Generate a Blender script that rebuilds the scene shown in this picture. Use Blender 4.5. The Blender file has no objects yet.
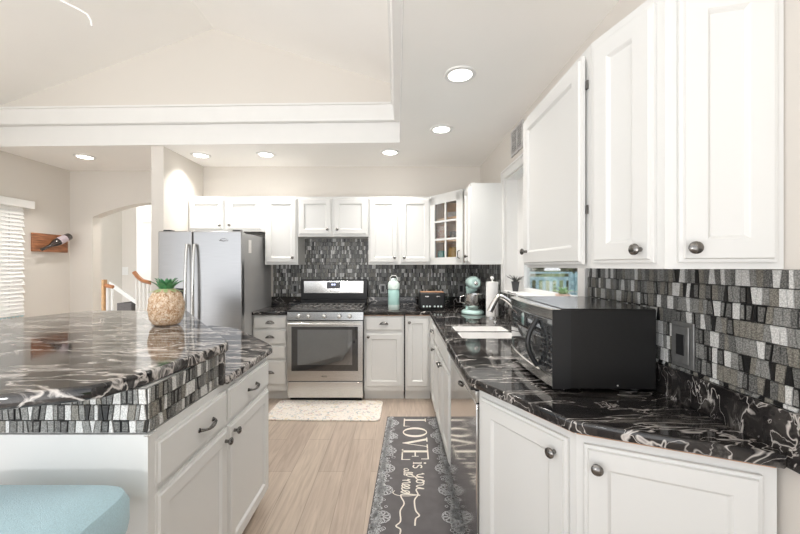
import bpy, bmesh, math, random
from mathutils import Vector, Matrix
PI = math.pi
R = math.radians
sc = bpy.context.scene
COL = sc.collection

# ------------------------------------------------------------------ camera, world, exposure
cam_d = bpy.data.cameras.new('camera')
cam = bpy.data.objects.new('camera', cam_d)
COL.objects.link(cam)
cam.location = (0, 0, 1.37)
cam.rotation_euler = (R(90), 0, 0)
cam_d.sensor_fit = 'HORIZONTAL'
cam_d.sensor_width = 36
cam_d.lens = 360 / 800 * 36
cam_d.shift_x = 3 / 800
cam_d.shift_y = -1 / 800
cam_d.clip_start = 0.02
sc.camera = cam

world = bpy.data.worlds.new('world')
sc.world = world
world.use_nodes = True
wn = world.node_tree
bg = wn.nodes['Background']
wtc = wn.nodes.new('ShaderNodeTexCoord')
wsep = wn.nodes.new('ShaderNodeSeparateXYZ')
wr = wn.nodes.new('ShaderNodeValToRGB')
wn.links.new(wtc.outputs['Generated'], wsep.inputs[0])
wma = wn.nodes.new('ShaderNodeMath'); wma.operation = 'MULTIPLY_ADD'; wma.inputs[1].default_value = .5; wma.inputs[2].default_value = .5
wn.links.new(wsep.outputs[2], wma.inputs[0])
wn.links.new(wma.outputs[0], wr.inputs[0])
wn.links.new(wr.outputs[0], bg.inputs[0])
wr.color_ramp.elements[0].position = 0.40
wr.color_ramp.elements[0].color = (1.95, 1.95, 1.95, 1)
wr.color_ramp.elements[1].position = 0.56
wr.color_ramp.elements[1].color = (0.86, 0.90, 0.95, 1)
WORLD_STRENGTH = 1.35
bg.inputs[1].default_value = WORLD_STRENGTH
LAMP_POWER = 5.0

sun = bpy.data.lights.new('sun', 'SUN'); sun.energy = 3.0; sun.angle = R(6); sun.color = (1, .97, .92)
suno = bpy.data.objects.new('sun', sun); COL.objects.link(suno)
suno.rotation_euler = Vector((.62, .30, .95)).to_track_quat('Z', 'Y').to_euler()
# added fill light behind the camera, aimed up to brighten the ceiling
fl = bpy.data.lights.new('ceiling_fill', 'AREA'); fl.size = .5; fl.energy = 44; fl.color = (1, .99, .98)
flo = bpy.data.objects.new('ceiling_fill', fl); COL.objects.link(flo)
flo.location = (-1.5, -1.1, 1.0); flo.rotation_euler = (R(180 - 20), R(0), 0)
sc.view_settings.view_transform = 'Standard'
sc.view_settings.look = 'None'
sc.view_settings.gamma = 1
sc.view_settings.use_curve_mapping = False
sc.view_settings.exposure = 0.28
sc.cycles.max_bounces = 12
sc.cycles.diffuse_bounces = 8
sc.cycles.glossy_bounces = 6
sc.cycles.transmission_bounces = 8
sc.cycles.use_denoising = True
sc.cycles.sample_clamp_indirect = 6.0
sc.cycles.caustics_reflective = False
sc.cycles.caustics_refractive = False

# ------------------------------------------------------------------ materials
def nmat(name):
    m = bpy.data.materials.new(name)
    m.use_nodes = True
    return m, m.node_tree.nodes, m.node_tree.links, m.node_tree.nodes['Principled BSDF']

def mat(name, col, rough=0.5, metal=0.0, var=0.03, vscale=8.0, bump=0.0, bscale=200.0, coat=0.0, emit=None, estr=0.0, stretch=None, aniso=0.0, trans=0.0, sheen=0.0, spec=None):
    m, N, L, b = nmat(name)
    tc = N.new('ShaderNodeTexCoord')
    nz = N.new('ShaderNodeTexNoise')
    nz.inputs['Scale'].default_value = vscale
    nz.inputs['Detail'].default_value = 3
    src = tc.outputs['Object']
    if stretch:
        mp = N.new('ShaderNodeMapping')
        mp.inputs['Scale'].default_value = stretch
        L.new(src, mp.inputs[0]); src = mp.outputs[0]
    L.new(src, nz.inputs['Vector'])
    rp = N.new('ShaderNodeValToRGB')
    rp.color_ramp.elements[0].position = 0.3
    rp.color_ramp.elements[1].position = 0.7
    rp.color_ramp.elements[0].color = tuple(max(0, c * (1 - var)) for c in col) + (1,)
    rp.color_ramp.elements[1].color = tuple(min(1, c * (1 + var)) for c in col) + (1,)
    L.new(nz.outputs[0], rp.inputs[0])
    L.new(rp.outputs[0], b.inputs['Base Color'])
    b.inputs['Roughness'].default_value = rough
    b.inputs['Metallic'].default_value = metal
    b.inputs['Coat Weight'].default_value = coat
    b.inputs['Coat Roughness'].default_value = 0.05
    b.inputs['Transmission Weight'].default_value = trans
    b.inputs['Sheen Weight'].default_value = sheen
    if spec is not None:
        b.inputs['Specular IOR Level'].default_value = spec
    if emit:
        b.inputs['Emission Color'].default_value = tuple(emit) + (1,)
        b.inputs['Emission Strength'].default_value = estr
    if bump:
        n2 = N.new('ShaderNodeTexNoise')
        n2.inputs['Scale'].default_value = bscale
        n2.inputs['Detail'].default_value = 2
        L.new(src, n2.inputs['Vector'])
        bp = N.new('ShaderNodeBump')
        bp.inputs['Strength'].default_value = bump
        bp.inputs['Distance'].default_value = 0.002
        L.new(n2.outputs[0], bp.inputs['Height'])
        L.new(bp.outputs[0], b.inputs['Normal'])
    return m

def granite(name, w1, w2, hi, mid, g0, g1):
    m, N, L, b = nmat(name)
    tc = N.new('ShaderNodeTexCoord')
    mp = N.new('ShaderNodeMapping')
    mp.inputs['Rotation'].default_value = (0, 0, R(-14))
    mp.inputs['Scale'].default_value = (.75, 2.9, 1.6)
    L.new(tc.outputs['Object'], mp.inputs[0])
    w = N.new('ShaderNodeTexNoise'); w.inputs['Scale'].default_value = 2.1; w.inputs['Detail'].default_value = 3
    L.new(mp.outputs[0], w.inputs['Vector'])
    sub = N.new('ShaderNodeVectorMath'); sub.operation = 'SUBTRACT'; sub.inputs[1].default_value = (.5, .5, .5)
    L.new(w.outputs['Color'], sub.inputs[0])
    scl = N.new('ShaderNodeVectorMath'); scl.operation = 'SCALE'; scl.inputs['Scale'].default_value = 1.25
    L.new(sub.outputs[0], scl.inputs[0])
    add = N.new('ShaderNodeVectorMath'); add.operation = 'ADD'
    L.new(mp.outputs[0], add.inputs[0]); L.new(scl.outputs[0], add.inputs[1])
    def vein(scale, detail, width, off):
        a2 = N.new('ShaderNodeVectorMath'); a2.operation = 'ADD'; a2.inputs[1].default_value = (off, off * 1.7, off * .3)
        L.new(add.outputs[0], a2.inputs[0])
        n = N.new('ShaderNodeTexNoise'); n.inputs['Scale'].default_value = scale; n.inputs['Detail'].default_value = detail
        n.inputs['Roughness'].default_value = 0.5
        L.new(a2.outputs[0], n.inputs['Vector'])
        s = N.new('ShaderNodeMath'); s.operation = 'SUBTRACT'; s.inputs[1].default_value = .5
        L.new(n.outputs[0], s.inputs[0])
        a = N.new('ShaderNodeMath'); a.operation = 'ABSOLUTE'; L.new(s.outputs[0], a.inputs[0])
        r = N.new('ShaderNodeMapRange'); r.inputs['From Min'].default_value = 0; r.inputs['From Max'].default_value = width
        r.inputs['To Min'].default_value = 1; r.inputs['To Max'].default_value = 0
        L.new(a.outputs[0], r.inputs['Value'])
        return r.outputs[0]
    v1 = vein(1.5, 4, w1, 0)
    v2 = vein(3.0, 6, w2, 7.3)
    gate = N.new('ShaderNodeTexNoise'); gate.inputs['Scale'].default_value = 2.7; gate.inputs['Detail'].default_value = 2
    L.new(mp.outputs[0], gate.inputs['Vector'])
    gr = N.new('ShaderNodeMapRange'); gr.inputs['From Min'].default_value = g0; gr.inputs['From Max'].default_value = g1
    L.new(gate.outputs[0], gr.inputs['Value'])
    m2 = N.new('ShaderNodeMath'); m2.operation = 'MULTIPLY'; L.new(v2, m2.inputs[0]); L.new(gr.outputs[0], m2.inputs[1])
    mx = N.new('ShaderNodeMath'); mx.operation = 'MAXIMUM'; L.new(v1, mx.inputs[0]); L.new(m2.outputs[0], mx.inputs[1])
    # grey swirls
    sw = N.new('ShaderNodeTexNoise'); sw.inputs['Scale'].default_value = 2.6; sw.inputs['Detail'].default_value = 8; sw.inputs['Roughness'].default_value = .7
    L.new(add.outputs[0], sw.inputs['Vector'])
    rp = N.new('ShaderNodeValToRGB')
    e = rp.color_ramp.elements
    e[0].position = .38; e[0].color = (.010, .009, .010, 1)
    e[1].position = .72; e[1].color = tuple(hi) + (1,)
    e2 = rp.color_ramp.elements.new(.55); e2.color = tuple(mid) + (1,)
    L.new(sw.outputs[0], rp.inputs[0])
    mix = N.new('ShaderNodeMix'); mix.data_type = 'RGBA'
    L.new(mx.outputs[0], mix.inputs['Factor'])
    L.new(rp.outputs[0], mix.inputs['A'])
    mix.inputs['B'].default_value = (.62, .58, .55, 1)
    L.new(mix.outputs['Result'], b.inputs['Base Color'])
    b.inputs['Roughness'].default_value = .07
    b.inputs['Specular IOR Level'].default_value = .55
    return m

def floor_mat():
    m, N, L, b = nmat('plank_floor')
    tc = N.new('ShaderNodeTexCoord')
    mp = N.new('ShaderNodeMapping'); mp.inputs['Rotation'].default_value = (0, 0, R(90))
    L.new(tc.outputs['Object'], mp.inputs[0])
    br = N.new('ShaderNodeTexBrick')
    br.inputs['Color1'].default_value = (.52, .435, .36, 1)
    br.inputs['Color2'].default_value = (.44, .36, .30, 1)
    br.inputs['Mortar'].default_value = (.34, .28, .23, 1)
    br.inputs['Scale'].default_value = 1
    br.inputs['Mortar Size'].default_value = .0022
    br.inputs['Brick Width'].default_value = 1.2
    br.inputs['Row Height'].default_value = .175
    br.offset = .37
    L.new(mp.outputs[0], br.inputs['Vector'])
    m2 = N.new('ShaderNodeMapping'); m2.inputs['Scale'].default_value = (22, 1.6, 1)
    L.new(tc.outputs['Object'], m2.inputs[0])
    nz = N.new('ShaderNodeTexNoise'); nz.inputs['Scale'].default_value = 1.6; nz.inputs['Detail'].default_value = 7; nz.inputs['Distortion'].default_value = 1.2
    L.new(m2.outputs[0], nz.inputs['Vector'])
    rp = N.new('ShaderNodeValToRGB')
    rp.color_ramp.elements[0].position = .3; rp.color_ramp.elements[0].color = (.80, .79, .78, 1)
    rp.color_ramp.elements[1].position = .7; rp.color_ramp.elements[1].color = (1.12, 1.12, 1.12, 1)
    L.new(nz.outputs[0], rp.inputs[0])
    mu = N.new('ShaderNodeMix'); mu.data_type = 'RGBA'; mu.blend_type = 'MULTIPLY'; mu.inputs['Factor'].default_value = 1
    L.new(br.outputs['Color'], mu.inputs['A']); L.new(rp.outputs[0], mu.inputs['B'])
    L.new(mu.outputs['Result'], b.inputs['Base Color'])
    b.inputs['Roughness'].default_value = .38
    return m

def tile_mat(name, c1, c2, rough=.35):
    m, N, L, b = nmat(name)
    tc = N.new('ShaderNodeTexCoord')
    nz = N.new('ShaderNodeTexNoise'); nz.inputs['Scale'].default_value = 260; nz.inputs['Detail'].default_value = 1.5
    L.new(tc.outputs['Object'], nz.inputs['Vector'])
    rp = N.new('ShaderNodeValToRGB')
    rp.color_ramp.elements[0].position = .42; rp.color_ramp.elements[0].color = tuple(c1) + (1,)
    rp.color_ramp.elements[1].position = .62; rp.color_ramp.elements[1].color = tuple(c2) + (1,)
    L.new(nz.outputs[0], rp.inputs[0])
    L.new(rp.outputs[0], b.inputs['Base Color'])
    b.inputs['Roughness'].default_value = rough
    bp = N.new('ShaderNodeBump'); bp.inputs['Strength'].default_value = .35; bp.inputs['Distance'].default_value = .002
    L.new(nz.outputs[0], bp.inputs['Height']); L.new(bp.outputs[0], b.inputs['Normal'])
    return m

def speckle_mat(name, base, spots, scale, th, rough=.9):
    """base colour with patches of other colours"""
    m, N, L, b = nmat(name)
    tc = N.new('ShaderNodeTexCoord')
    prev = None
    for i, (c, s) in enumerate(spots):
        v = N.new('ShaderNodeTexNoise'); v.inputs['Scale'].default_value = scale * s; v.inputs['Detail'].default_value = 3
        v.inputs['Distortion'].default_value = 1.5
        ad = N.new('ShaderNodeVectorMath'); ad.inputs[1].default_value = (i * 3.1, i * 1.7, 0)
        L.new(tc.outputs['Object'], ad.inputs[0]); L.new(ad.outputs[0], v.inputs['Vector'])
        g = N.new('ShaderNodeMapRange'); g.inputs['From Min'].default_value = th; g.inputs['From Max'].default_value = th + .03
        L.new(v.outputs[0], g.inputs['Value'])
        mx = N.new('ShaderNodeMix'); mx.data_type = 'RGBA'
        L.new(g.outputs[0], mx.inputs['Factor'])
        if prev is None:
            mx.inputs['A'].default_value = tuple(base) + (1,)
        else:
            L.new(prev, mx.inputs['A'])
        mx.inputs['B'].default_value = tuple(c) + (1,)
        prev = mx.outputs['Result']
    L.new(prev, b.inputs['Base Color'])
    b.inputs['Roughness'].default_value = rough
    return m

def glass_mat(name, tint=(1, 1, 1), alpha=.12, rough=0.02):
    m = bpy.data.materials.new(name); m.use_nodes = True
    N = m.node_tree.nodes; L = m.node_tree.links
    N.clear()
    o = N.new('ShaderNodeOutputMaterial'); t = N.new('ShaderNodeBsdfTransparent'); g = N.new('ShaderNodeBsdfGlossy')
    t.inputs[0].default_value = tuple(tint) + (1,)
    g.inputs['Roughness'].default_value = rough
    lw = N.new('ShaderNodeLayerWeight'); lw.inputs[0].default_value = .25
    ma = N.new('ShaderNodeMath'); ma.operation = 'MULTIPLY_ADD'; ma.inputs[1].default_value = .5; ma.inputs[2].default_value = alpha
    L.new(lw.outputs['Fresnel'], ma.inputs[0])
    mx = N.new('ShaderNodeMixShader'); L.new(ma.outputs[0], mx.inputs[0]); L.new(t.outputs[0], mx.inputs[1]); L.new(g.outputs[0], mx.inputs[2])
    L.new(mx.outputs[0], o.inputs[0])
    return m

M = {}
M['wall'] = mat('wall_paint', (.69, .655, .61), .9, var=.012, vscale=1.5, bump=.05, bscale=120)
M['ceil'] = mat('ceiling_paint', (.93, .915, .89), .95, var=.01, vscale=2, bump=.06, bscale=90)
M['white'] = mat('white_cabinet_paint', (.70, .70, .685), .36, var=.01, vscale=3)
M['trim'] = mat('white_trim_paint', (.78, .775, .76), .4, var=.01)
M['granite'] = granite('granite', .007, .009, (.20, .185, .17), (.028, .025, .024), .40, .58)
M['granite_grey'] = granite('granite_grey', .013, .034, (.44, .42, .40), (.06, .055, .053), .30, .42)
M['floor'] = floor_mat()
M['steel'] = mat('stainless_steel', (.60, .595, .585), .24, 1.0, var=.05, vscale=6, stretch=(1, 1, 40))
M['steel_h'] = mat('brushed_steel_bright', (.70, .69, .67), .20, 1.0, var=.04, vscale=6, stretch=(1, 1, 40))
M['dwsteel'] = mat('polished_steel_panel', (.62, .61, .60), .10, 1.0, var=.03, vscale=5, stretch=(1, 1, 30))
M['fridgesteel'] = mat('fridge_steel', (.42, .42, .425), .28, 1.0, var=.04, vscale=6, stretch=(1, 1, 40))
M['fside'] = mat('grey_appliance_side', (.42, .42, .42), .45, .1, var=.03)
M['black'] = mat('black_plastic', (.012, .012, .013), .35, var=.1)
M['blackm'] = mat('black_textured_metal', (.006, .0055, .0055), .38, var=.12, vscale=60, bump=.15, bscale=500)
M['topgloss'] = mat('glossy_dark_metal', (.10, .10, .10), .16, .8, var=.05)
M['iron'] = mat('cast_iron', (.20, .195, .19), .5, .3, var=.15, bump=.2, bscale=150)
M['cooktop'] = mat('grey_enamel_cooktop', (.26, .25, .24), .22, .3, var=.05)
M['bglass'] = mat('black_glass', (.02, .021, .023), .03, var=.05, coat=1.0, spec=.9)
M['mirrorglass'] = mat('dark_mirror_glass', (.30, .31, .32), .04, .9, var=.03)
M['pewter'] = mat('pewter_metal', (.21, .20, .19), .25, 1.0, var=.25, vscale=40)
M['grout'] = mat('dark_grout', (.035, .034, .032), .9, var=.1)
M['tmid'] = tile_mat('tile_mid_grey', (.16, .16, .153), (.33, .33, .315))
M['tdark'] = tile_mat('tile_dark_grey', (.07, .07, .067), (.21, .21, .20))
M['tblack'] = tile_mat('tile_black_border', (.008, .008, .008), (.02, .02, .02))
M['tlight'] = tile_mat('tile_silver_white', (.52, .52, .51), (.76, .76, .74))
M['tolive'] = tile_mat('tile_taupe', (.14, .133, .115), (.30, .285, .25))
M['plate'] = mat('pewter_outlet_plate', (.26, .26, .255), .4, .6, var=.1, vscale=60)
M['rawwood'] = mat('raw_wood_edge', (.50, .27, .15), .8, var=.3, vscale=30)
M['wood'] = mat('brown_wood', (.33, .13, .055), .45, var=.35, vscale=5, stretch=(1, 1, 9))
M['shelfwood'] = mat('cabinet_interior_wood', (.62, .38, .20), .6, var=.25, vscale=6)
M['aqua'] = mat('aqua_enamel', (.56, .76, .72), .2, var=.02, coat=.5)
M['teal'] = mat('teal_glaze', (.10, .42, .38), .3, var=.1)
M['yellow'] = mat('yellow_glaze', (.75, .45, .08), .35, var=.1)
M['aquaplastic'] = mat('aqua_translucent_plastic', (.45, .70, .66), .25, var=.05)
M['paleplastic'] = mat('pale_aqua_plastic', (.70, .82, .78), .3, var=.03)
M['fabric'] = mat('pale_blue_fabric', (.40, .575, .645), .95, var=.08, vscale=260, bump=.6, bscale=420, sheen=.3)
M['paper'] = mat('white_paper_towel', (.88, .87, .85), .95, var=.02, bump=.3, bscale=220)
M['pine'] = speckle_mat('pineapple_rind', (.70, .52, .36), [((.82, .70, .56), 1), ((.48, .28, .15), 1.4)], 55, .52, .6)
M['leafg'] = mat('green_glaze', (.07, .24, .10), .35, var=.35, vscale=40)
M['leafp'] = mat('pale_green_glaze', (.50, .62, .30), .4, var=.2, vscale=40)
M['plantg'] = mat('succulent_green', (.30, .46, .26), .5, var=.25, vscale=50)
M['plantd'] = mat('dark_plant', (.05, .055, .05), .6, var=.3, vscale=50)
M['terracotta'] = mat('pale_pink_pot', (.72, .53, .46), .7, var=.05)
M['charcoalpot'] = mat('charcoal_pot', (.05, .05, .055), .5, var=.1)
M['rug'] = mat('charcoal_rug', (.125, .117, .12), .95, var=.10, vscale=14, bump=.4, bscale=300)
M['rugink'] = mat('cream_rug_print', (.74, .70, .62), .95, var=.04)
M['ruglace'] = mat('pale_grey_rug_print', (.58, .59, .60), .95, var=.25, vscale=70)
M['matpat'] = speckle_mat('flecked_mat', (.80, .75, .69), [((.62, .48, .46), 1), ((.42, .47, .49), 1.3), ((.72, .64, .50), .8)], 22, .60)
M['matedge'] = mat('mat_edge', (.55, .45, .36), .9)
M['glass'] = glass_mat('window_glass')
M['cabglass'] = glass_mat('cabinet_glass', alpha=.06)
M['lens'] = mat('lamp_lens', (1, 1, 1), .5, emit=(1, .96, .90), estr=5)
M['display'] = mat('lit_display', (.1, .1, .2), .3, emit=(.65, .70, 1.0), estr=1.6)
M['panelgrey'] = mat('grey_control_panel', (.09, .09, .10), .3)
M['deckblue'] = mat('blue_grey_deck_paint', (.50, .66, .70), .8, var=.1)
M['bark'] = mat('bark', (.12, .09, .06), .9, var=.3)
M['foliage'] = mat('tree_foliage', (.24, .25, .13), .9, var=.5, vscale=3)
M['grass'] = mat('grass', (.16, .22, .08), .95, var=.3, vscale=2)
M['carpet'] = mat('dark_stair_carpet', (.13, .12, .12), .95, var=.2, vscale=40)
M['oakrail'] = mat('oak_handrail', (.36, .15, .06), .4, var=.2, vscale=20)
M['oaknewel'] = mat('pale_oak_newel', (.55, .33, .16), .5, var=.15, vscale=20)
M['hallwhite'] = mat('hall_white_paint', (.80, .79, .76), .9, var=.01)
M['plaque'] = mat('chestnut_plaque', (.36, .15, .07), .45, var=.5, vscale=3, stretch=(1, 2, 14))
M['bottle'] = mat('dark_bottle_glass', (.02, .012, .010), .12, var=.2, coat=.6)
M['label'] = mat('silver_bottle_label', (.45, .38, .42), .5)
M['blind'] = mat('white_blind', (.88, .88, .87), .6, var=.01)
M['ventwhite'] = mat('grey_white_vent', (.55, .54, .53), .5, var=.15, vscale=25)
M['rubber'] = mat('dark_gap', (.02, .02, .02), .8)
M['sinkwhite'] = mat('pale_satin_sink', (.84, .83, .82), .3, 0.0, var=.03)
M['cupprint'] = speckle_mat('red_white_crockery', (.75, .68, .62), [((.55, .12, .08), 1), ((.7, .5, .3), 1.3)], 40, .55, .4)

# ------------------------------------------------------------------ mesh helpers
class MB:
    def __init__(s):
        s.v = []; s.f = []; s.m = []
    def quad(s, pts, mi=0):
        n = len(s.v); s.v += [tuple(p) for p in pts]; s.f.append(tuple(range(n, n + len(pts)))); s.m.append(mi)
        return s
    def box(s, x0, x1, y0, y1, z0, z1, mi=0, T=None):
        if x0 > x1: x0, x1 = x1, x0
        if y0 > y1: y0, y1 = y1, y0
        if z0 > z1: z0, z1 = z1, z0
        n = len(s.v)
        P = [(x0, y0, z0), (x1, y0, z0), (x1, y1, z0), (x0, y1, z0), (x0, y0, z1), (x1, y0, z1), (x1, y1, z1), (x0, y1, z1)]
        if T is not None: P = [tuple(T @ Vector(p)) for p in P]
        s.v += P
        for f in ((0, 3, 2, 1), (4, 5, 6, 7), (0, 1, 5, 4), (1, 2, 6, 5), (2, 3, 7, 6), (3, 0, 4, 7)):
            s.f.append(tuple(n + i for i in f)); s.m.append(mi)
        return s
    def prism(s, poly, z0, z1, mi=0):
        n = len(s.v); k = len(poly)
        s.v += [(p[0], p[1], z0) for p in poly] + [(p[0], p[1], z1) for p in poly]
        s.f.append(tuple(n + i for i in reversed(range(k)))); s.m.append(mi)
        s.f.append(tuple(n + k + i for i in range(k))); s.m.append(mi)
        for i in range(k):
            j = (i + 1) % k
            s.f.append((n + i, n + j, n + k + j, n + k + i)); s.m.append(mi)
        return s
    def extr(s, prof, axis, a0, a1, mi=0):
        """profile in the plane across an axis ('x': (y,z), 'y': (x,z)) swept from a0 to a1"""
        n = len(s.v); k = len(prof)
        for a in (a0, a1):
            for p in prof:
                s.v.append((a, p[0], p[1]) if axis == 'x' else (p[0], a, p[1]))
        s.f.append(tuple(n + i for i in range(k))); s.m.append(mi)
        s.f.append(tuple(n + k + i for i in reversed(range(k)))); s.m.append(mi)
        for i in range(k):
            j = (i + 1) % k
            s.f.append((n + i, n + k + i, n + k + j, n + j)); s.m.append(mi)
        return s
    def lathe(s, prof, org=(0, 0, 0), axis=(0, 0, 1), seg=20, mi=0, sx=1, sy=1, cap=True):
        org = Vector(org); a = Vector(axis).normalized()
        u = a.orthogonal().normalized() if abs(a.z) < .99 else Vector((1, 0, 0))
        w = a.cross(u).normalized()
        n = len(s.v)
        for r, h in prof:
            for i in range(seg):
                t = 2 * PI * i / seg
                s.v.append(tuple(org + a * h + u * (r * math.cos(t) * sx) + w * (r * math.sin(t) * sy)))
        for j in range(len(prof) - 1):
            for i in range(seg):
                k = (i + 1) % seg
                s.f.append((n + j * seg + i, n + j * seg + k, n + (j + 1) * seg + k, n + (j + 1) * seg + i)); s.m.append(mi)
        if cap:
            s.f.append(tuple(n + i for i in reversed(range(seg)))); s.m.append(mi)
            q = n + (len(prof) - 1) * seg
            s.f.append(tuple(q + i for i in range(seg))); s.m.append(mi)
        return s
    def tube(s, pts, r, seg=10, mi=0, closed=False):
        pts = [Vector(p) for p in pts]
        n = len(s.v); K = len(pts)
        rr = r if isinstance(r, (list, tuple)) else [r] * K
        prev = None
        for i, p in enumerate(pts):
            if closed:
                d = pts[(i + 1) % K] - pts[i - 1]
            else:
                d = pts[min(i + 1, K - 1)] - pts[max(i - 1, 0)]
            d.normalize()
            if prev is None:
                u = d.orthogonal().normalized()
            else:
                u = (prev - d * prev.dot(d)).normalized()
            prev = u
            w = d.cross(u)
            for j in range(seg):
                t = 2 * PI * j / seg
                s.v.append(tuple(p + (u * math.cos(t) + w * math.sin(t)) * rr[i]))
        for i in range(K if closed else K - 1):
            a = i; b = (i + 1) % K
            for j in range(seg):
                k = (j + 1) % seg
                s.f.append((n + a * seg + j, n + a * seg + k, n + b * seg + k, n + b * seg + j)); s.m.append(mi)
        if not closed:
            s.f.append(tuple(n + i for i in reversed(range(seg)))); s.m.append(mi)
            s.f.append(tuple(n + (K - 1) * seg + i for i in range(seg))); s.m.append(mi)
        return s
    def rings(s, rs, mi=0, cap0=False, cap1=True):
        n = len(s.v); k = len(rs[0])
        for r in rs: s.v += [tuple(p) for p in r]
        for j in range(len(rs) - 1):
            for i in range(k):
                q = (i + 1) % k
                s.f.append((n + j * k + i, n + j * k + q, n + (j + 1) * k + q, n + (j + 1) * k + i)); s.m.append(mi)
        if cap0: s.f.append(tuple(n + i for i in reversed(range(k)))); s.m.append(mi)
        if cap1: s.f.append(tuple(n + (len(rs) - 1) * k + i for i in range(k))); s.m.append(mi)
        return s
    def build(s, name, mats, parent=None, loc=None, rot=None, smooth=False, bevel=0.0, bseg=2, sub=0, fix=True):
        me = bpy.data.meshes.new(name)
        me.from_pydata(s.v, [], s.f)
        if not isinstance(mats, (list, tuple)): mats = [mats]
        for m_ in mats: me.materials.append(M[m_] if isinstance(m_, str) else m_)
        for i, p in enumerate(me.polygons): p.material_index = s.m[i]
        if fix:
            bm = bmesh.new(); bm.from_mesh(me)
            bmesh.ops.remove_doubles(bm, verts=bm.verts, dist=1e-6)
            bmesh.ops.recalc_face_normals(bm, faces=bm.faces)
            bm.to_mesh(me); bm.free()
        o = bpy.data.objects.new(name, me)
        COL.objects.link(o)
        if parent is not None: o.parent = parent
        if loc is not None: o.location = loc
        if rot is not None: o.rotation_euler = rot
        if bevel:
            b = o.modifiers.new('bevel', 'BEVEL'); b.width = bevel; b.segments = bseg; b.limit_method = 'ANGLE'; b.angle_limit = R(35)
        if sub:
            q = o.modifiers.new('sub', 'SUBSURF'); q.levels = sub; q.render_levels = sub
        if smooth or bevel:
            me.shade_smooth()
            try:
                me.set_sharp_from_angle(angle=R(38 if not sub else 180))
            except Exception:
                pass
        return o

def box_part(name, m, parent, x0, x1, y0, y1, z0, z1, bevel=0.0, **k):
    return MB().box(x0, x1, y0, y1, z0, z1).build(name, m, parent, bevel=bevel, **k)

def tag(o, label, cat, group=None, kind=None):
    if label: o['label'] = label
    if cat: o['category'] = cat
    if group: o['group'] = group
    if kind: o['kind'] = kind
    return o

def thing(name, label, cat, loc=(0, 0, 0), rot=0.0, group=None):
    o = bpy.data.objects.new(name, None)
    o.empty_display_size = .1
    COL.objects.link(o)
    o.location = loc; o.rotation_euler = (0, 0, rot)
    return tag(o, label, cat, group)

def struct(name, mb, m, **k):
    o = mb.build(name, m, **k)
    o['kind'] = 'structure'
    return o

def dup_tree(o, parent=None):
    c = o.copy(); COL.objects.link(c)
    if parent is not None: c.parent = parent
    for ch in list(o.children):
        dup_tree(ch, c)
    return c

def plate(name, m, polys, z0, z1, bevel=.004, parent=None, seg=2):
    """flat plate with rounded edges from outlines (later outlines are holes)"""
    cu = bpy.data.curves.new(name + '_outline', 'CURVE')
    cu.dimensions = '2D'; cu.fill_mode = 'BOTH'
    for p in polys:
        sp = cu.splines.new('POLY'); sp.points.add(len(p) - 1)
        for i, q in enumerate(p): sp.points[i].co = (q[0], q[1], 0, 1)
        sp.use_cyclic_u = True
    cu.extrude = (z1 - z0) / 2 - bevel
    cu.bevel_depth = bevel; cu.bevel_resolution = seg; cu.offset = -bevel
    t = bpy.data.objects.new(name + '_tmp', cu); COL.objects.link(t)
    dg = bpy.context.evaluated_depsgraph_get()
    me = bpy.data.meshes.new_from_object(t.evaluated_get(dg))
    bpy.data.objects.remove(t); bpy.data.curves.remove(cu)
    me.transform(Matrix.Translation((0, 0, (z0 + z1) / 2)))
    me.materials.clear(); me.materials.append(M[m])
    me.name = name
    o = bpy.data.objects.new(name, me); COL.objects.link(o)
    if parent is not None: o.parent = parent
    return o

def text_mesh(body, size, m, name, parent, loc, rot, extrude=.0006, align='CENTER', scale=(1, 1, 1)):
    cu = bpy.data.curves.new(name, 'FONT'); cu.body = body; cu.size = size; cu.extrude = extrude
    cu.align_x = align; cu.align_y = 'CENTER'
    t = bpy.data.objects.new(name, cu); COL.objects.link(t)
    dg = bpy.context.evaluated_depsgraph_get()
    me = bpy.data.meshes.new_from_object(t.evaluated_get(dg))
    bpy.data.objects.remove(t); bpy.data.curves.remove(cu)
    me.materials.clear(); me.materials.append(M[m])
    o = bpy.data.objects.new(name, me); COL.objects.link(o)
    if parent is not None: o.parent = parent
    o.location = loc; o.rotation_euler = rot; o.scale = scale
    return o

# ------------------------------------------------------------------ dimensions of the room
WX = .975      # right wall
WY = 4.22      # back wall
LX = -4.0      # left wall
FY = 4.40      # far wall with the arch
SX = -2.27     # partition beside the fridge
CZ = 2.535     # flat ceiling
YB = -2.2      # room goes on behind the camera
CT = .91       # counter top

struct('floor', MB().box(-4.2, 1.1, YB, 4.6, -.05, 0).box(-4.6, -1.9, 4.6, 8.0, -.05, 0), 'floor')

# right wall with window opening
WY0, WY1, WZ0, WZ1 = 1.91, 3.22, 1.13, 2.15
mb = MB()
mb.box(WX, WX + .16, YB, WY0, 0, CZ + .02)
mb.box(WX, WX + .16, WY1, WY + .12, 0, CZ + .02)
mb.box(WX, WX + .16, WY0, WY1, 0, WZ0)
mb.box(WX, WX + .16, WY0, WY1, WZ1, CZ + .02)
struct('wall_right', mb, 'wall')
struct('wall_back', MB().box(SX - .12, WX, WY, WY + .12, 0, CZ + .02), 'wall')
struct('wall_partition', MB().box(SX - .12, SX, 3.50, WY, 0, CZ + .02), 'wall')

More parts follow.
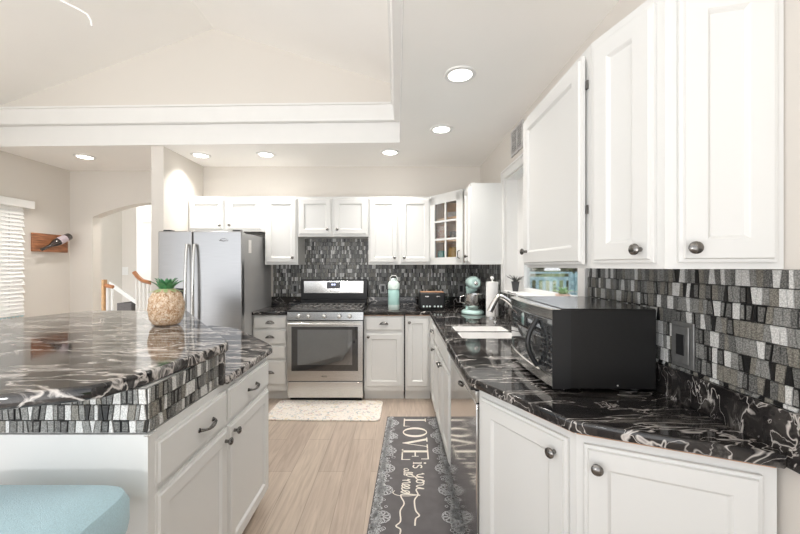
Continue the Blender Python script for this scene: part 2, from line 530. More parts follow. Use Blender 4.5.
# far wall with the arch
AX0, AX1, AZS, AZT = -3.72, -2.30, 1.97, 2.145
mb = MB()
y0, y1 = FY, FY + .13
mb.box(LX - .12, AX0, y0, y1, 0, CZ + .02)
NA = 24
arc = []
for i in range(NA + 1):
    t = i / NA
    x = AX0 + (AX1 - AX0) * t
    z = AZS + (AZT - AZS) * (1 - abs(2 * t - 1) ** 1.7)
    arc.append((x, z))
for i in range(NA):
    (xa, za), (xb, zb) = arc[i], arc[i + 1]
    n = len(mb.v)
    mb.v += [(xa, y0, za), (xb, y0, zb), (xb, y0, CZ + .02), (xa, y0, CZ + .02), (xa, y1, za), (xb, y1, zb), (xb, y1, CZ + .02), (xa, y1, CZ + .02)]
    for f in ((0, 1, 2, 3), (7, 6, 5, 4), (0, 4, 5, 1), (3, 2, 6, 7)):
        mb.f.append(tuple(n + q for q in f)); mb.m.append(0)
struct('wall_far', mb, 'wall', fix=True)

# left wall with window opening
LY0, LY1, LZ0, LZ1 = 2.0, 3.80, .40, 2.0
mb = MB()
mb.box(LX - .16, LX, .4, LY0, 0, CZ + .02)
mb.box(LX - .16, LX, LY1, FY, 0, CZ + .02)
mb.box(LX - .16, LX, LY0, LY1, 0, LZ0)
mb.box(LX - .16, LX, LY0, LY1, LZ1, CZ + .02)
mb.box(LX - .16, LX, .4, 3.55, CZ + .02, 3.05)
struct('wall_left', mb, 'wall')

# ceilings: flat part, raised opening, vault
OX = .03       # right edge of the raised opening
def fy(x): return 3.40 + (OX - x) / 4.0 * .115       # far edge of the opening, slightly skewed
mb = MB()
mb.box(OX, WX + .16, YB, WY + .12, CZ, CZ + .10)
mb.prism([(LX - .16, fy(LX - .16) + .003), (OX, fy(OX) + .003), (OX, FY), (LX - .16, FY)], CZ, CZ + .10)
struct('ceiling', mb, 'ceil')
mb = MB()   # fascia above the opening's far edge
mb.prism([(LX, fy(LX)), (OX, fy(OX)), (OX, fy(OX) + .1), (LX, fy(LX) + .1)], CZ + .10, 2.88)
mb.prism([(LX, fy(LX) - .004), (OX, fy(OX) - .004), (OX, fy(OX)), (LX, fy(LX))], CZ - .001, 2.727)
mb.box(OX - .004, OX, YB, fy(OX) - .004, CZ - .001, 2.727)
mb.box(OX, OX + .1, YB, fy(OX) + .1, CZ + .10, 2.88)
struct('wall_fascia', mb, 'trim')
mb = MB()   # crown on top of the fascia
cr = [(0, 2.728), (-.055, 2.728), (-.060, 2.742), (-.070, 2.865), (-.085, 2.870), (-.085, 2.885), (.16, 2.885), (.16, 2.728)]
n = len(mb.v); k = len(cr)
for X in (LX, OX - .058):
    for d, z in cr: mb.v.append((X, fy(X) + d, z))
for i in range(k):
    j = (i + 1) % k
    mb.f.append((n + i, n + j, n + k + j, n + k + i)); mb.m.append(0)
mb.f.append(tuple(range(n, n + k))); mb.m.append(0); mb.f.append(tuple(range(n + k, n + 2 * k))); mb.m.append(0)
mb.extr([(OX + d, z) for d, z in cr], 'y', YB, fy(OX) + .16)
struct('trim_1', mb, 'trim')

PKX, PKZ = -1.80, 3.70
LZV = PKZ - .36 * (PKX - (LX - .16)); RZV = PKZ - .31 * (.14 - PKX)
mb = MB()
mb.prism([(0, 0)] * 3, 0, 0) if False else None
gy = 3.535
mb.v += [(LX - .16, gy, 2.64), (.14, gy, 2.64), (.14, gy, RZV), (PKX, gy, PKZ), (LX - .16, gy, LZV)]
mb.v += [(x, gy + .1, z) for x, _, z in mb.v[:5]]
mb.f += [(0, 1, 2, 3, 4), (9, 8, 7, 6, 5)]; mb.m += [0, 0]
for i in range(5):
    j = (i + 1) % 5
    mb.f.append((i, j, 5 + j, 5 + i)); mb.m.append(0)
struct('wall_gable', mb, 'wall')
mb = MB()
mb.extr([(LX - .16, LZV), (PKX, PKZ), (PKX, PKZ + .1), (LX - .16, LZV + .1)], 'y', YB, gy + .1)
mb.extr([(PKX, PKZ), (.14, RZV), (.14, RZV + .1), (PKX, PKZ + .1)], 'y', YB, gy + .1)
struct('ceiling_vault', mb, 'ceil')
struct('wall_vault', MB().box(OX + .0, OX + .11, YB, gy, 2.885, RZV + .1), 'wall')

# hall beyond the arch
mb = MB(); mb.box(-5.6, -1.9, 7.2, 7.3, -.05, 3.2)
struct('wall_hall', mb, 'wall')
struct('wall_hall_side', MB().box(-4.05, -1.9, 5.6, 5.7, 0, 3.2).box(-1.95, -1.85, 4.53, 5.6, 0, 3.2), 'hallwhite')
struct('wall_hall_left', MB().box(-5.6, -5.5, 4.53, 7.2, 0, 3.2), 'wall')
struct('ceiling_hall', MB().box(-5.6, -1.85, 4.53, 7.3, 3.2, 3.25), 'ceil')
struct('baseboard_far', MB().box(LX, AX0, FY - .012, FY, 0, .09), 'trim')
struct('baseboard_left', MB().box(LX, LX + .012, .4, FY - .012, 0, .09), 'trim')

# ------------------------------------------------------------------ window over the sink (right wall)
w1 = bpy.data.objects.new('window_1', None); COL.objects.link(w1); w1['kind'] = 'structure'
mb = MB()   # casing on the wall face
c = .075
mb.box(WX - .018, WX - .001, WY0 - c, WY0, WZ0 - .0, WZ1 + c)
mb.box(WX - .018, WX - .001, WY1, WY1 + c, WZ0 - .0, WZ1 + c)
mb.box(WX - .018, WX - .001, WY0, WY1, WZ1, WZ1 + c)
mb.box(WX - .026, WX - .018, WY1 + c - .018, WY1 + c, WZ0, WZ1 + c)
mb.box(WX - .026, WX - .018, WY0 - c, WY1 + c, WZ1 + c - .018, WZ1 + c)
mb.build('window_casing', 'trim', w1, bevel=.003)
mb = MB()
mb.box(WX - .03, WX + .10, WY0, WY1, WZ0 + .001, WZ0 + .022)
mb.build('window_sill', 'trim', w1, bevel=.004)
mb = MB()   # jamb lining
mb.box(WX, WX + .10, WY0 + .001, WY0 + .012, WZ0 + .022, WZ1)
mb.box(WX, WX + .10, WY1 - .012, WY1 - .001, WZ0 + .022, WZ1)
mb.box(WX, WX + .10, WY0 + .012, WY1 - .012, WZ1 - .012, WZ1 - .001)
mb.build('window_jamb', 'trim', w1)
fx0, fx1 = WX + .10, WX + .15
mb = MB()
mb.box(fx0, fx1, WY0 + .001, WY0 + .07, WZ0 + .001, WZ1 - .001)
mb.box(fx0, fx1, WY1 - .17, WY1 - .001, WZ0 + .001, WZ1 - .001)
mb.box(fx0, fx1, WY0 + .07, WY1 - .17, WZ0 + .001, WZ0 + .055)
mb.box(fx0, fx1, WY0 + .07, WY1 - .17, WZ1 - .06, WZ1 - .001)
mb.build('window_frame', 'trim', w1, bevel=.004)
MB().box(fx0 + .02, fx0 + .026, WY0 + .07, WY1 - .17, WZ0 + .055, WZ1 - .06).build('window_pane', 'glass', w1)

# ------------------------------------------------------------------ window with blinds (left wall)
w2 = bpy.data.objects.new('window_2', None); COL.objects.link(w2); w2['kind'] = 'structure'
mb = MB()
for (a, b_) in ((LY0 - .001, LY0 + .06), (LY1 - .06, LY1 - .001), ((LY0 + LY1) / 2 - .03, (LY0 + LY1) / 2 + .03)):
    mb.box(LX - .13, LX - .08, max(a, LY0 + .001), b_, LZ0 + .001, LZ1 - .001)
mb.box(LX - .13, LX - .08, LY0 + .06, LY1 - .06, LZ0 + .001, LZ0 + .06)
mb.box(LX - .13, LX - .08, LY0 + .06, LY1 - .06, LZ1 - .06, LZ1 - .001)
mb.build('window_frame', 'trim', w2)
MB().box(LX - .11, LX - .105, LY0 + .06, LY1 - .06, LZ0 + .06, LZ1 - .06).build('window_pane', 'glass', w2)
bl = thing('window_blind', 'white slatted window blind with a boxy valance on the left wall', 'blind', (LX, 0, 0))
mb = MB().box(.001, .09, LY0 - .04, LY1 + .09, 1.985, 2.065)
mb.build('valance', 'blind', bl, bevel=.004)
mb = MB()
z = 1.97
while z > .90:
    T = Matrix.Translation((.035, 0, z)) @ Matrix.Rotation(R(66), 4, 'Y')
    mb.box(-.026, .026, LY0, LY1 + .02 + .010 * math.sin(z * 70), -.0016, .0016, T=T)
    z -= .041
mb.build('slats', 'blind', bl)
for y in (LY0 + .2, (LY0 + LY1) / 2, LY1 - .12):
    MB().tube([(.035, y, 1.985), (.035, y, .86)], .0018, 6).build('cord', 'blind', bl)
mb = MB().box(.015, .055, LY0, LY1 + .02, .852, .872)
mb.build('bottom_rail', 'blind', bl, bevel=.003)
mb = MB()
for i in range(44):
    y = LY0 + .02 + i * .0415
    mb.lathe([(.017, -.003), (.017, .003)], (.035, y, .848), (1, 0, 0), 12)
mb.build('scalloped_trim', 'deckblue', bl)

# ------------------------------------------------------------------ outside
struct('ground', MB().box(1.2, 160, -12, 200, -1.3, -1.2), 'grass')
struct('ground_deck', MB().box(1.14, 4.2, -1, 8.1, -.12, -.05), 'deckblue')
def railing(name, label, pts):
    t = thing(name, label, 'railing', (0, 0, 0))
    (xa, ya), (xb, yb) = pts
    d = Vector((xb - xa, yb - ya, 0)); Ln = d.length; ang = math.atan2(d.y, d.x)
    t.location = (xa, ya, -.05); t.rotation_euler = (0, 0, ang)
    MB().box(0, Ln, -.05, .05, 1.25, 1.29).box(0, Ln, -.02, .02, 1.10, 1.18).build('top_rail', 'deckblue', t)
    MB().box(0, Ln, -.02, .02, .14, .20).build('bottom_rail', 'deckblue', t)
    for i in range(3):
        MB().box(i * Ln / 2 - .045, i * Ln / 2 + .045, -.045, .045, 0, 1.25).build('post', 'deckblue', t)
    mb = MB(); nb = int(Ln / .145)
    for i in range(1, nb):
        x = i * Ln / nb
        mb.box(x - .03, x + .03, -.014, .014, .20, 1.10)
    mb.build('balusters', 'deckblue', t)
railing('deck_railing', 'blue-grey deck railing outside the sink window, nearer side run', ((4.0, -.5), (4.0, 8.0)))
railing('deck_railing', 'blue-grey deck railing outside the sink window, far run across the deck end', ((1.3, 8.05), (3.9, 8.05)))
def tree(label, x, y, h, r, seed):
    t = thing('tree', label, 'tree', (x, y, -1.2), group='trees beyond the deck')
    MB().tube([(0, 0, 0), (.05, .02, h * .5), (0, 0, h * .8)], [.16, .12, .05], 8).build('trunk', 'bark', t)
    rnd = random.Random(seed); mb = MB()
    for i in range(800):
        a = rnd.uniform(0, 2 * PI); q = rnd.uniform(-1, 1); rr = r * rnd.uniform(.55, 1.0)
        p = Vector((rr * math.cos(a) * math.sqrt(1 - q * q), rr * math.sin(a) * math.sqrt(1 - q * q), h * .55 + q * h * .45))
        s = rnd.uniform(.15, .34)
        u = Vector((rnd.uniform(-1, 1), rnd.uniform(-1, 1), rnd.uniform(-1, 1))).normalized() * s
        w = u.cross(Vector((rnd.uniform(-1, 1), rnd.uniform(-1, 1), 1))).normalized() * s
        mb.quad([p - u - w, p + u - w, p + u + w, p - u + w])
    mb.build('crown', 'foliage', t, fix=False)
for i, (x, y, h, r, l) in enumerate([(7.0, 24.0, 4.6, 2.6, 'olive tree beyond the deck, leftmost through the sink window'),
                                  (12.5, 21.5, 4.8, 2.6, 'olive tree beyond the deck, in the middle of the sink window view'),
                                  (18, 18.5, 4.4, 2.6, 'olive tree beyond the deck, rightmost through the sink window')]):
    tree(l, x, y, h, r, i + 3)

# ------------------------------------------------------------------ mosaic tiles
TM = ['grout', 'tmid', 'tdark', 'tblack', 'tlight', 'tolive']
def tiles(mb, org, ud, length, z0, z1, nrm, seed=1, rowh=.048, wmin=.012, wmax=.024, skip=None):
    """rows of slightly slanted upright tiles; org is the point at u=0, z=0"""
    rnd = random.Random(seed)
    org = Vector(org); ud = Vector(ud).normalized(); nr = Vector(nrm).normalized()
    def P(u, z, h): return org + ud * u + Vector((0, 0, z)) + nr * h
    mb.quad([P(0, z0, 0), P(length, z0, 0), P(length, z1, 0), P(0, z1, 0)], 0)
    def slab(ua, ub, va, vb, za, zb, h, mi):
        # bottom from ua..ub, top from va..vb
        b = .0008
        o = [P(ua, za, 0), P(ub, za, 0), P(vb, zb, 0), P(va, zb, 0)]
        t = [P(ua + b, za + b, h), P(ub - b, za + b, h), P(vb - b, zb - b, h), P(va + b, zb - b, h)]
        mb.rings([o, t], mi)
    z = z1
    g = .0018
    while z > z0 + .004:
        zb = z; za = max(z - rowh, z0)
        u = -rnd.uniform(0, wmax); sl = 0
        while u < length:
            w = rnd.uniform(wmin, wmax)
            sl2 = rnd.choice([0, 0, 0, .0012, -.0012, .0028, -.0028])
            f = (zb - za) / rowh
            A, B = u + g / 2 - sl, u + w - g / 2 - sl2
            C, D = u + g / 2 + sl, u + w - g / 2 + sl2
            cl = lambda q: min(max(q, .0005), length - .0005)
            A, B, C, D = map(cl, (A, B, C, D))
            if B - A > .004 and D - C > .004:
                r = rnd.random()
                if r < .20: mi = 4
                elif r < .42: mi = 3
                elif r < .60: mi = 2
                elif r < .76: mi = 5
                else: mi = 1
                h = rnd.uniform(.003, .0045)
                slab(A, B, C, D, za + g / 2, zb - g / 2, h, mi)
                if mi == 3:
                    e = .0028
                    if min(B - A, D - C) > .011 and zb - za > .015:
                        i_ = [P(A + e, za + e + g, h + .0003), P(B - e, za + e + g, h + .0003), P(D - e, zb - e - g, h + .0003), P(C + e, zb - e - g, h + .0003)]
                        mb.quad(i_, rnd.choice([1, 2, 2]))
            sl = sl2; u += w
        z -= rowh
    return mb

UB = 1.385     # bottom of the wall cabinets
GB = 1.012     # top of the granite upstand
mb = MB()
tiles(mb, (-1.45, WY - .002, 0), (1, 0, 0), WX + 1.45, GB, UB, (0, -1, 0), 5)
tiles(mb, (-1.11, WY - .002, 0), (1, 0, 0), .79, UB, 1.70, (0, -1, 0), 6)
o = mb.build('backsplash_tiles', TM, fix=False); tag(o, 'grey and silver mosaic tile backsplash on the back wall behind the range', 'backsplash')
mb = MB()
tiles(mb, (WX - .002, WY - .01, 0), (0, -1, 0), WY - .01 - (WY1 + c) - .002, GB, UB, (-1, 0, 0), 7)
tiles(mb, (WX - .002, WY1 + c - .001, 0), (0, -1, 0), (WY1 + c) - (WY0 - c), GB, WZ0 - .002, (-1, 0, 0), 8)
tiles(mb, (WX - .002, WY0 - c - .002, 0), (0, -1, 0), WY0 - c - .002 - .30, GB, 1.361, (-1, 0, 0), 9)
o = mb.build('backsplash_tiles', TM, fix=False); tag(o, 'grey and silver mosaic tile backsplash on the right wall around the window', 'backsplash')

# ------------------------------------------------------------------ countertops
C0 = (.33, 3.635); C1 = (.295, 1.494); C2 = (.522, 1.068); C3 = (.957, .872)
SK = (.42, .80, 2.29, 2.77)   # sink opening x0,x1,y0,y1
def rrect(x0, x1, y0, y1, r=.03, n=5):
    P = []
    for cx, cy, a in ((x1 - r, y1 - r, 0), (x0 + r, y1 - r, 90), (x0 + r, y0 + r, 180), (x1 - r, y0 + r, 270)):
        for i in range(n + 1):
            t = R(a + 90 * i / n); P.append((cx + r * math.cos(t), cy + r * math.sin(t)))
    return P
ym = (SK[2] + SK[3]) / 2
ct = plate('granite_countertop', 'granite', [[(-.335, 4.197), (-.335, 3.635), C0, C1, C2, (.945, .8755), (.957, .882), (.957, 4.197)], rrect(SK[0], SK[1], ym + .012, SK[3]), rrect(SK[0], SK[1], SK[2], ym - .012)], CT - .036, CT, .006)
tag(ct, 'long black and grey veined granite countertop running from the range along the right wall', 'countertop')
ct = plate('granite_countertop', 'granite', [[(-1.466, 4.197), (-1.466, 3.635), (-1.112, 3.635), (-1.112, 4.197)]], CT - .036, CT, .006)
tag(ct, 'short granite countertop between the fridge and the range', 'countertop')
o = MB().box(-.335, .955, 4.198, 4.217, CT + .001, GB).build('granite_upstand', 'granite', bevel=.002)
tag(o, 'low granite upstand behind the water jug and toaster', 'upstand')
o = MB().box(-1.466, -1.112, 4.198, 4.217, CT + .001, GB).build('granite_upstand', 'granite', bevel=.002)
tag(o, 'low granite upstand beside the fridge, left of the range', 'upstand')
o = MB().box(.958, .9735, .45, 4.197, CT - .036, GB).build('granite_upstand', 'granite', bevel=.002)
tag(o, 'long granite upstand along the right wall behind the microwave', 'upstand')

# ------------------------------------------------------------------ cabinets
def door_mesh(mb, x0, x1, z0, z1, y=0.0, t=.020, rail=.055):
    def ring(i, yy): return [(x0 + i, yy, z0 + i), (x1 - i, yy, z0 + i), (x1 - i, yy, z1 - i), (x0 + i, yy, z1 - i)]
    rs = [ring(0, y - .001), ring(0, y - t * .55), ring(.002, y - t * .62), ring(.009, y - t * .66), ring(.012, y - t), ]
    if rail > 0:
        rs += [ring(rail, y - t), ring(rail + .004, y - t + .003), ring(rail + .010, y - t + .010)]
    mb.rings(rs, 0, cap0=True)
    return mb
def knob_mb(mb, x, z, y=-.02, r=.0155):
    mb.lathe([(.007, 0), (.0065, .010), (.007, .014), (r * .75, .017), (r, .022), (r * .97, .026), (r * .7, .030), (r * .2, .032)], (x, y, z), (0, -1, 0), 18)
    return mb
def cup_mb(mb, x, z, y=-.02, w=.042, h=.026):
    n = 14; rs = []
    for j in range(6):
        f = j / 5 * PI / 2
        ring = []
        for i in range(n + 1):
            a = PI * i / n
            ring.append((x + w * math.cos(a) * math.cos(f), y - .004 - .026 * math.sin(f), z - .008 + h * math.sin(a) * math.cos(f) * 1.0 + .012 * math.sin(f)))
        rs.append(ring)
    nn = len(mb.v); k = n + 1
    for r_ in rs: mb.v += r_
    for j in range(5):
        for i in range(n):
            mb.f.append((nn + j * k + i, nn + j * k + i + 1, nn + (j + 1) * k + i + 1, nn + (j + 1) * k + i)); mb.m.append(0)
    mb.box(x - w - .004, x + w + .004, y - .004, y, z - .010, z - .004)
    # rim
    mb.tube([(x + w * math.cos(PI * i / n), y - .003, z - .008 + h * math.sin(PI * i / n)) for i in range(n + 1)], .0028, 6)
    return mb
def bar_pull(mb, x, z, y=-.02, L=.048):
    pts = []
    for i in range(9):
        q = i / 8 * 2 - 1
        pts.append((x + q * L, y - .028 + .024 * abs(q) ** 3, z + .004 * math.sin(q * 3)))
    mb.tube(pts, [.007, .0045, .005, .0065, .0075, .0065, .005, .0045, .007], 8)
    for sx in (-1, 1): mb.lathe([(.009, 0), (.008, .003)], (x + sx * L, y, z), (0, -1, 0), 10)
    return mb

def cab(name, label, cat, loc, rot, W, D, z0, z1, doors=(), drawers=(), toe=False, group=None, extra=None, body=True):
    """local x along the front, -y outwards, box behind y=0"""
    t = thing(name, label, cat, loc, rot, group)
    if body:
        mb = MB()
        if toe:
            mb.box(0, W, 0, D, z0 + .10, z1); mb.box(0, W, .055, D, z0, z0 + .10)
        else:
            mb.box(0, W, 0, D, z0, z1)
        mb.build('body', 'white', t)
    for d in doors:
        x0, x1, a, b_ = d[:4]
        o = door_mesh(MB(), x0, x1, a, b_, rail=d[5] if len(d) > 5 else .055).build('door', 'white', t)
        if d[4]:
            knob_mb(MB(), *d[4]).build('knob', 'pewter', o, smooth=True)
    for d in drawers:
        x0, x1, a, b_, kind = d
        o = door_mesh(MB(), x0, x1, a, b_, rail=0).build('drawer', 'white', t)
        cx, cz = (x0 + x1) / 2, (a + b_) / 2
        if kind == 'cup': cup_mb(MB(), cx, cz).build('cup_pull', 'pewter', o, smooth=True)
        elif kind == 'bar': bar_pull(MB(), cx, cz).build('pull', 'pewter', o, smooth=True)
        elif kind == 'knob': knob_mb(MB(), cx, cz).build('knob', 'pewter', o, smooth=True)
    return t

UT = 2.125
UY = 3.915      # front of back wall cabinets' boxes (doors in front)
UD = WY - UY - .002
G = 'white wall cabinets on the back wall'
zk = UB + .075
x0 = SX + .004
cab('wall_cabinet', 'short white two-door wall cabinet above the fridge', 'cabinet', (x0, UY, 0), 0, -1.435 - x0, UD, 1.745, UT,
    doors=[(.012, .385, 1.765, 2.10, (.352, 1.81)), (.425, .80, 1.765, 2.10, (.458, 1.81))], group=G)
cab('wall_cabinet', 'white single-door wall cabinet between the fridge and the range', 'cabinet', (-1.433, UY, 0), 0, .355, UD, UB, UT,
    doors=[(.015, .345, UB + .02, 2.10, (.305, zk))], group=G)
cab('wall_cabinet', 'short white two-door wall cabinet directly over the range', 'cabinet', (-1.076, UY, 0), 0, .762, UD, 1.69, UT,
    doors=[(.012, .365, 1.71, 2.10, (.325, 1.765)), (.392, .75, 1.71, 2.10, (.43, 1.765))], group=G)
cab('wall_cabinet', 'tall white two-door wall cabinet right of the range', 'cabinet', (-.312, UY, 0), 0, .680, UD, UB, UT,
    doors=[(.012, .322, UB + .02, 2.10, (.285, zk)), (.352, .668, UB + .02, 2.10, (.39, zk))], group=G)

# glazed corner cabinet
Ax, Ay = .372, UY; Bx, By = .655, 3.53
t = thing('glass_corner_cabinet', 'white diagonal corner cabinet with six-pane glass door and crockery inside', 'cabinet', (Ax, Ay, 0), 0)
def L_(p): return (p[0] - Ax, p[1] - Ay)
mb = MB()
poly = [L_(p) for p in [(Ax, WY - .004), (Ax, Ay), (Bx, By), (WX - .008, By), (WX - .008, WY - .004)]]
MB().prism(poly, UT - .02, UT).build('top_panel', 'white', t)
MB().prism(poly, UB, UB + .02).build('bottom_panel', 'white', t)
mb = MB()
mb.box(.0, .59, WY - .014 - Ay, WY - .005 - Ay, UB + .02, UT - .02)
mb.box(WX - .018 - Ax, WX - .009 - Ax, By - Ay, WY - .014 - Ay, UB + .02, UT - .02)
mb.box(0, .012, .02, WY - .014 - Ay, UB + .02, UT - .02)
mb.box(Bx - Ax + .03, WX - .018 - Ax, By - Ay, By - Ay + .012, UB + .02, UT - .02)
mb.build('inner_panel', 'shelfwood', t)
for zz in (1.625, 1.865):
    MB().prism([(.014, .04), (.30, -.33), (.58, -.36), (.58, .28), (.014, .28)], zz, zz + .015).build('shelf', 'shelfwood', t)
d = Vector((Bx - Ax, By - Ay, 0)); DL = d.length; da = math.atan2(d.y, d.x)
dr = bpy.data.objects.new('glass_door', None); COL.objects.link(dr); dr.parent = t; dr.rotation_euler = (0, 0, da)
mb = MB()
def fr(mb, x0, x1, z0, z1, y0, y1): mb.box(x0, x1, y0, y1, z0, z1)
X0, X1, Z0, Z1 = .0, DL, UB + .0, UT
fr(mb, X0, X0 + .075, Z0 + .02, Z1 - .02, -.018, 0); fr(mb, X1 - .085, X1, Z0 + .02, Z1 - .02, -.018, 0)
fr(mb, X0, X1, Z1 - .10, Z1 - .001, -.018, 0); fr(mb, X0, X1, Z0 + .001, Z0 + .075, -.018, 0)
gx0, gx1, gz0, gz1 = X0 + .075, X1 - .085, Z0 + .075, Z1 - .10
gm = (gx0 + gx1) / 2
fr(mb, gm - .010, gm + .010, gz0, gz1, -.016, -.002)
for i in (1, 2):
    zz = gz0 + (gz1 - gz0) * i / 3
    fr(mb, gx0, gx1, zz - .010, zz + .010, -.016, -.002)
fo = mb.build('door_frame', 'white', dr)
MB().box(gx0, gx1, -.008, -.005, gz0, gz1).build('glass_pane', 'cabglass', dr)
kb = MB().tube([(X1 - .04, -.019, UB + .06), (X1 - .04, -.045, UB + .07), (X1 - .038, -.05, UB + .10), (X1 - .04, -.045, UB + .13), (X1 - .04, -.019, UB + .14)], .005, 8)
kb.build('handle', 'pewter', dr, smooth=True)
# crockery in it
def jar(name, label, cat, x, y, z, r, h, m, lid=None):
    t = thing(name, label, cat, (x, y, z), 0, 'crockery in the glass corner cabinet')
    MB().lathe([(r * .85, 0), (r, h * .08), (r, h * .8), (r * .9, h * .9)], seg=18).build('body', m, t, smooth=True)
    MB().lathe([(r * .8, h * .9), (r * .92, h * .93), (r * .85, h), (r * .2, h * 1.03)], seg=18).build('lid', lid or m, t, smooth=True)
jar('canister', 'teal canister on the bottom shelf of the glass corner cabinet', 'canister', .500, 3.99, UB + .021, .050, .13, 'teal')
jar('canister', 'yellow canister on the bottom shelf of the glass corner cabinet', 'canister', .615, 3.96, UB + .021, .050, .17, 'yellow')
def stack(label, x, y, z, r, n, m):
    t = thing('bowl_stack', label, 'bowl', (x, y, z), 0, 'crockery in the glass corner cabinet')
    for i in range(n):
        MB().lathe([(r * .5, i * .03), (r * .95, i * .03 + .03), (r, i * .03 + .045), (r * .9, i * .03 + .044), (r * .45, i * .03 + .01)], seg=18, cap=False).build('bowl', m, t, smooth=True)
stack('stack of red and white bowls on the middle shelf of the glass cabinet', .500, 3.98, 1.641, .065, 5, 'cupprint')
stack('stack of dark bowls on the middle shelf of the glass cabinet', .635, 3.96, 1.641, .06, 3, 'tdark')
stack('stack of pale bowls on the top shelf of the glass cabinet', .62, 3.95, 1.881, .07, 2, 'ventwhite')

# right-wall far cabinet (end panel faces the camera)
cab('wall_cabinet', 'narrow white wall cabinet with a plain side panel, between glass cabinet and window', 'cabinet',
    (.672, 3.525, 0), -PI / 2, 3.525 - 3.27, WX - .672 - .008, UB, UT, doors=[(.02, .24, UB + .02, 2.10, (.20, zk), .045)])

# near wall cabinets
c1 = cab('wall_cabinet', 'white wall cabinet next to the sink window, flat front turned to the left', 'cabinet', (.66, 1.83, 0), -PI / 2, .61, WX - .66 - .003, 1.362, UT,
    doors=[(.015, .585, 1.376, UT - .03, (.075, UB + .055), .06)])
for ch in c1.children:
    if ch.name.startswith('door'): ch.location.y = -.008
for zz in (1.55, 1.98):
    MB().box(.580, .592, -.0075, -.001, zz, zz + .03).build('hinge', 'pewter', c1)
def diag_cab(name, label, P, Q, Z0, Z1, doorspec, wallx, base=False, strip=False, endy=None):
    P = Vector((P[0], P[1], 0)); Q = Vector((Q[0], Q[1], 0)); d = Q - P
    ang = math.atan2(d.y, d.x)
    t = thing(name, label, 'cabinet', (P.x, P.y, 0), ang)
    inv = Matrix.Rotation(-ang, 4, 'Z')
    def l(x, y): v = inv @ (Vector((x, y, 0)) - P); return (v.x, v.y)
    poly = [(0, 0), (d.length, 0), l(wallx, Q.y), l(wallx, P.y)] if abs(Q.x - wallx) > .01 else [(0, 0), (d.length, 0), l(wallx, P.y)]
    mb = MB()
    if base:
        mb.prism(poly, Z0 + .10, Z1)
        ins = [(.0, .055), (d.length - .03, .055)] + poly[2:]
        mb.prism(ins, Z0, Z0 + .10)
    else:
        mb.prism(poly, Z0, Z1)
    mb.build('body', 'white', t)
    for (x0, x1, a, b_, kn) in doorspec:
        o = door_mesh(MB(), x0, x1, a, b_, rail=.06).build('door', 'white', t)
        if kn: knob_mb(MB(), kn[0], kn[1], r=.0165).build('knob', 'pewter', o, smooth=True)
    if strip:
        o = MB().box(strip[0], strip[1], -.010, -.001, Z1 - .008, Z1 - .0005).build('raw_wood_strip', 'rawwood', t)
        o['label'] = 'unpainted orange wood edge under the counter'
    return t, d.length
U1 = (.66, 1.219); U2 = (.723, .972); U3 = (WX - .003, .905)
uz0, uz1 = 1.362, UT
d2 = (Vector(U2) - Vector(U1)).length; d3 = (Vector(U3) - Vector(U2)).length
diag_cab('wall_cabinet', 'narrow angled white wall cabinet between the window-side and near wall cabinets', U1, U2, uz0, uz1, [(.018, d2 - .022, uz0 + .017, uz1 - .03, (d2 - .055, uz0 + .055))], WX - .003)
diag_cab('wall_cabinet', 'nearest white wall cabinet at the right edge, knob at its lower left corner', U2, U3, uz0, uz1, [(.028, d3 - .018, uz0 + .017, uz1 - .03, (.052, uz0 + .055))], WX - .003)

# base cabinets, back run
BY = 3.665
bz = CT - .037
cab('base_cabinet', 'white base cabinet with four drawers between the fridge and the range', 'cabinet', (-1.463, BY, 0), 0, .350, WY - BY - .003, 0, bz,
    drawers=[(.012, .34, .735, .86, 'cup'), (.012, .34, .575, .722, 'cup'), (.012, .34, .425, .562, None), (.012, .34, .165, .412, 'cup')], toe=True)
cab('base_cabinet', 'white base cabinet with one cup-pull drawer over one door, right of the range', 'cabinet', (-.335, BY, 0), 0, .405, WY - BY - .003, 0, bz,
    doors=[(.015, .39, .145, .685, (.045, .655))], drawers=[(.015, .39, .715, .855, 'cup')], toe=True)
t = cab('base_cabinet', 'white corner base cabinet with one full-height door, right end of the back run', 'cabinet', (.085, BY, 0), 0, .262, WY - BY - .003, 0, bz,
    doors=[(.012, .235, .145, .845, (.04, .80))], toe=True)
o = MB().box(.071, .084, BY + .004, BY + .3, .10, bz).build('gap_shadow', 'rubber'); tag(o, 'dark strip painted as the shadow in the gap between two white base cabinets right of the range', 'filler')  # dark box stands in for the shade between the cabinets
for nm in ('base_cabinet.001', 'base_cabinet.002'):
    pb = bpy.data.objects[nm]; wd = .405 if nm.endswith('1') else .25
    o = MB().box(.002, wd - .002, -.008, -.0005, bz - .008, bz - .0005).build('raw_wood_strip', 'rawwood', pb)
    o['label'] = 'unpainted orange wood edge under the counter'
# right run
FX = .338
cab('base_cabinet', 'white base cabinet with a small cup-pull drawer, far end of the right run', 'cabinet', (FX, BY - .002, 0), -PI / 2, BY - .002 - 2.985, WX - FX - .004, 0, bz,
    doors=[(.33, .665, .14, .70, (.60, .66))], drawers=[(.33, .665, .725, .855, 'cup')], toe=True)
sb = cab('sink_base_cabinet', 'white two-door sink base cabinet beside the dishwasher', 'cabinet', (FX, 2.983, 0), -PI / 2, .783, WX - FX - .004, 0, bz, body=False,
    doors=[(.015, .375, .14, .70, (.345, .66)), (.39, .765, .14, .70, (.42, .66))], drawers=[(.015, .765, .725, .855, None)])
sd = WX - FX - .004
MB().box(0, .783, 0, .02, .10, bz).box(0, .783, .055, .075, 0, .10).box(0, .018, .02, sd, .0, bz).box(.765, .783, .02, sd, 0, bz).box(.018, .765, sd - .02, sd, 0, bz).box(.018, .765, .02, sd - .02, .10, .118).build('body', 'white', sb)

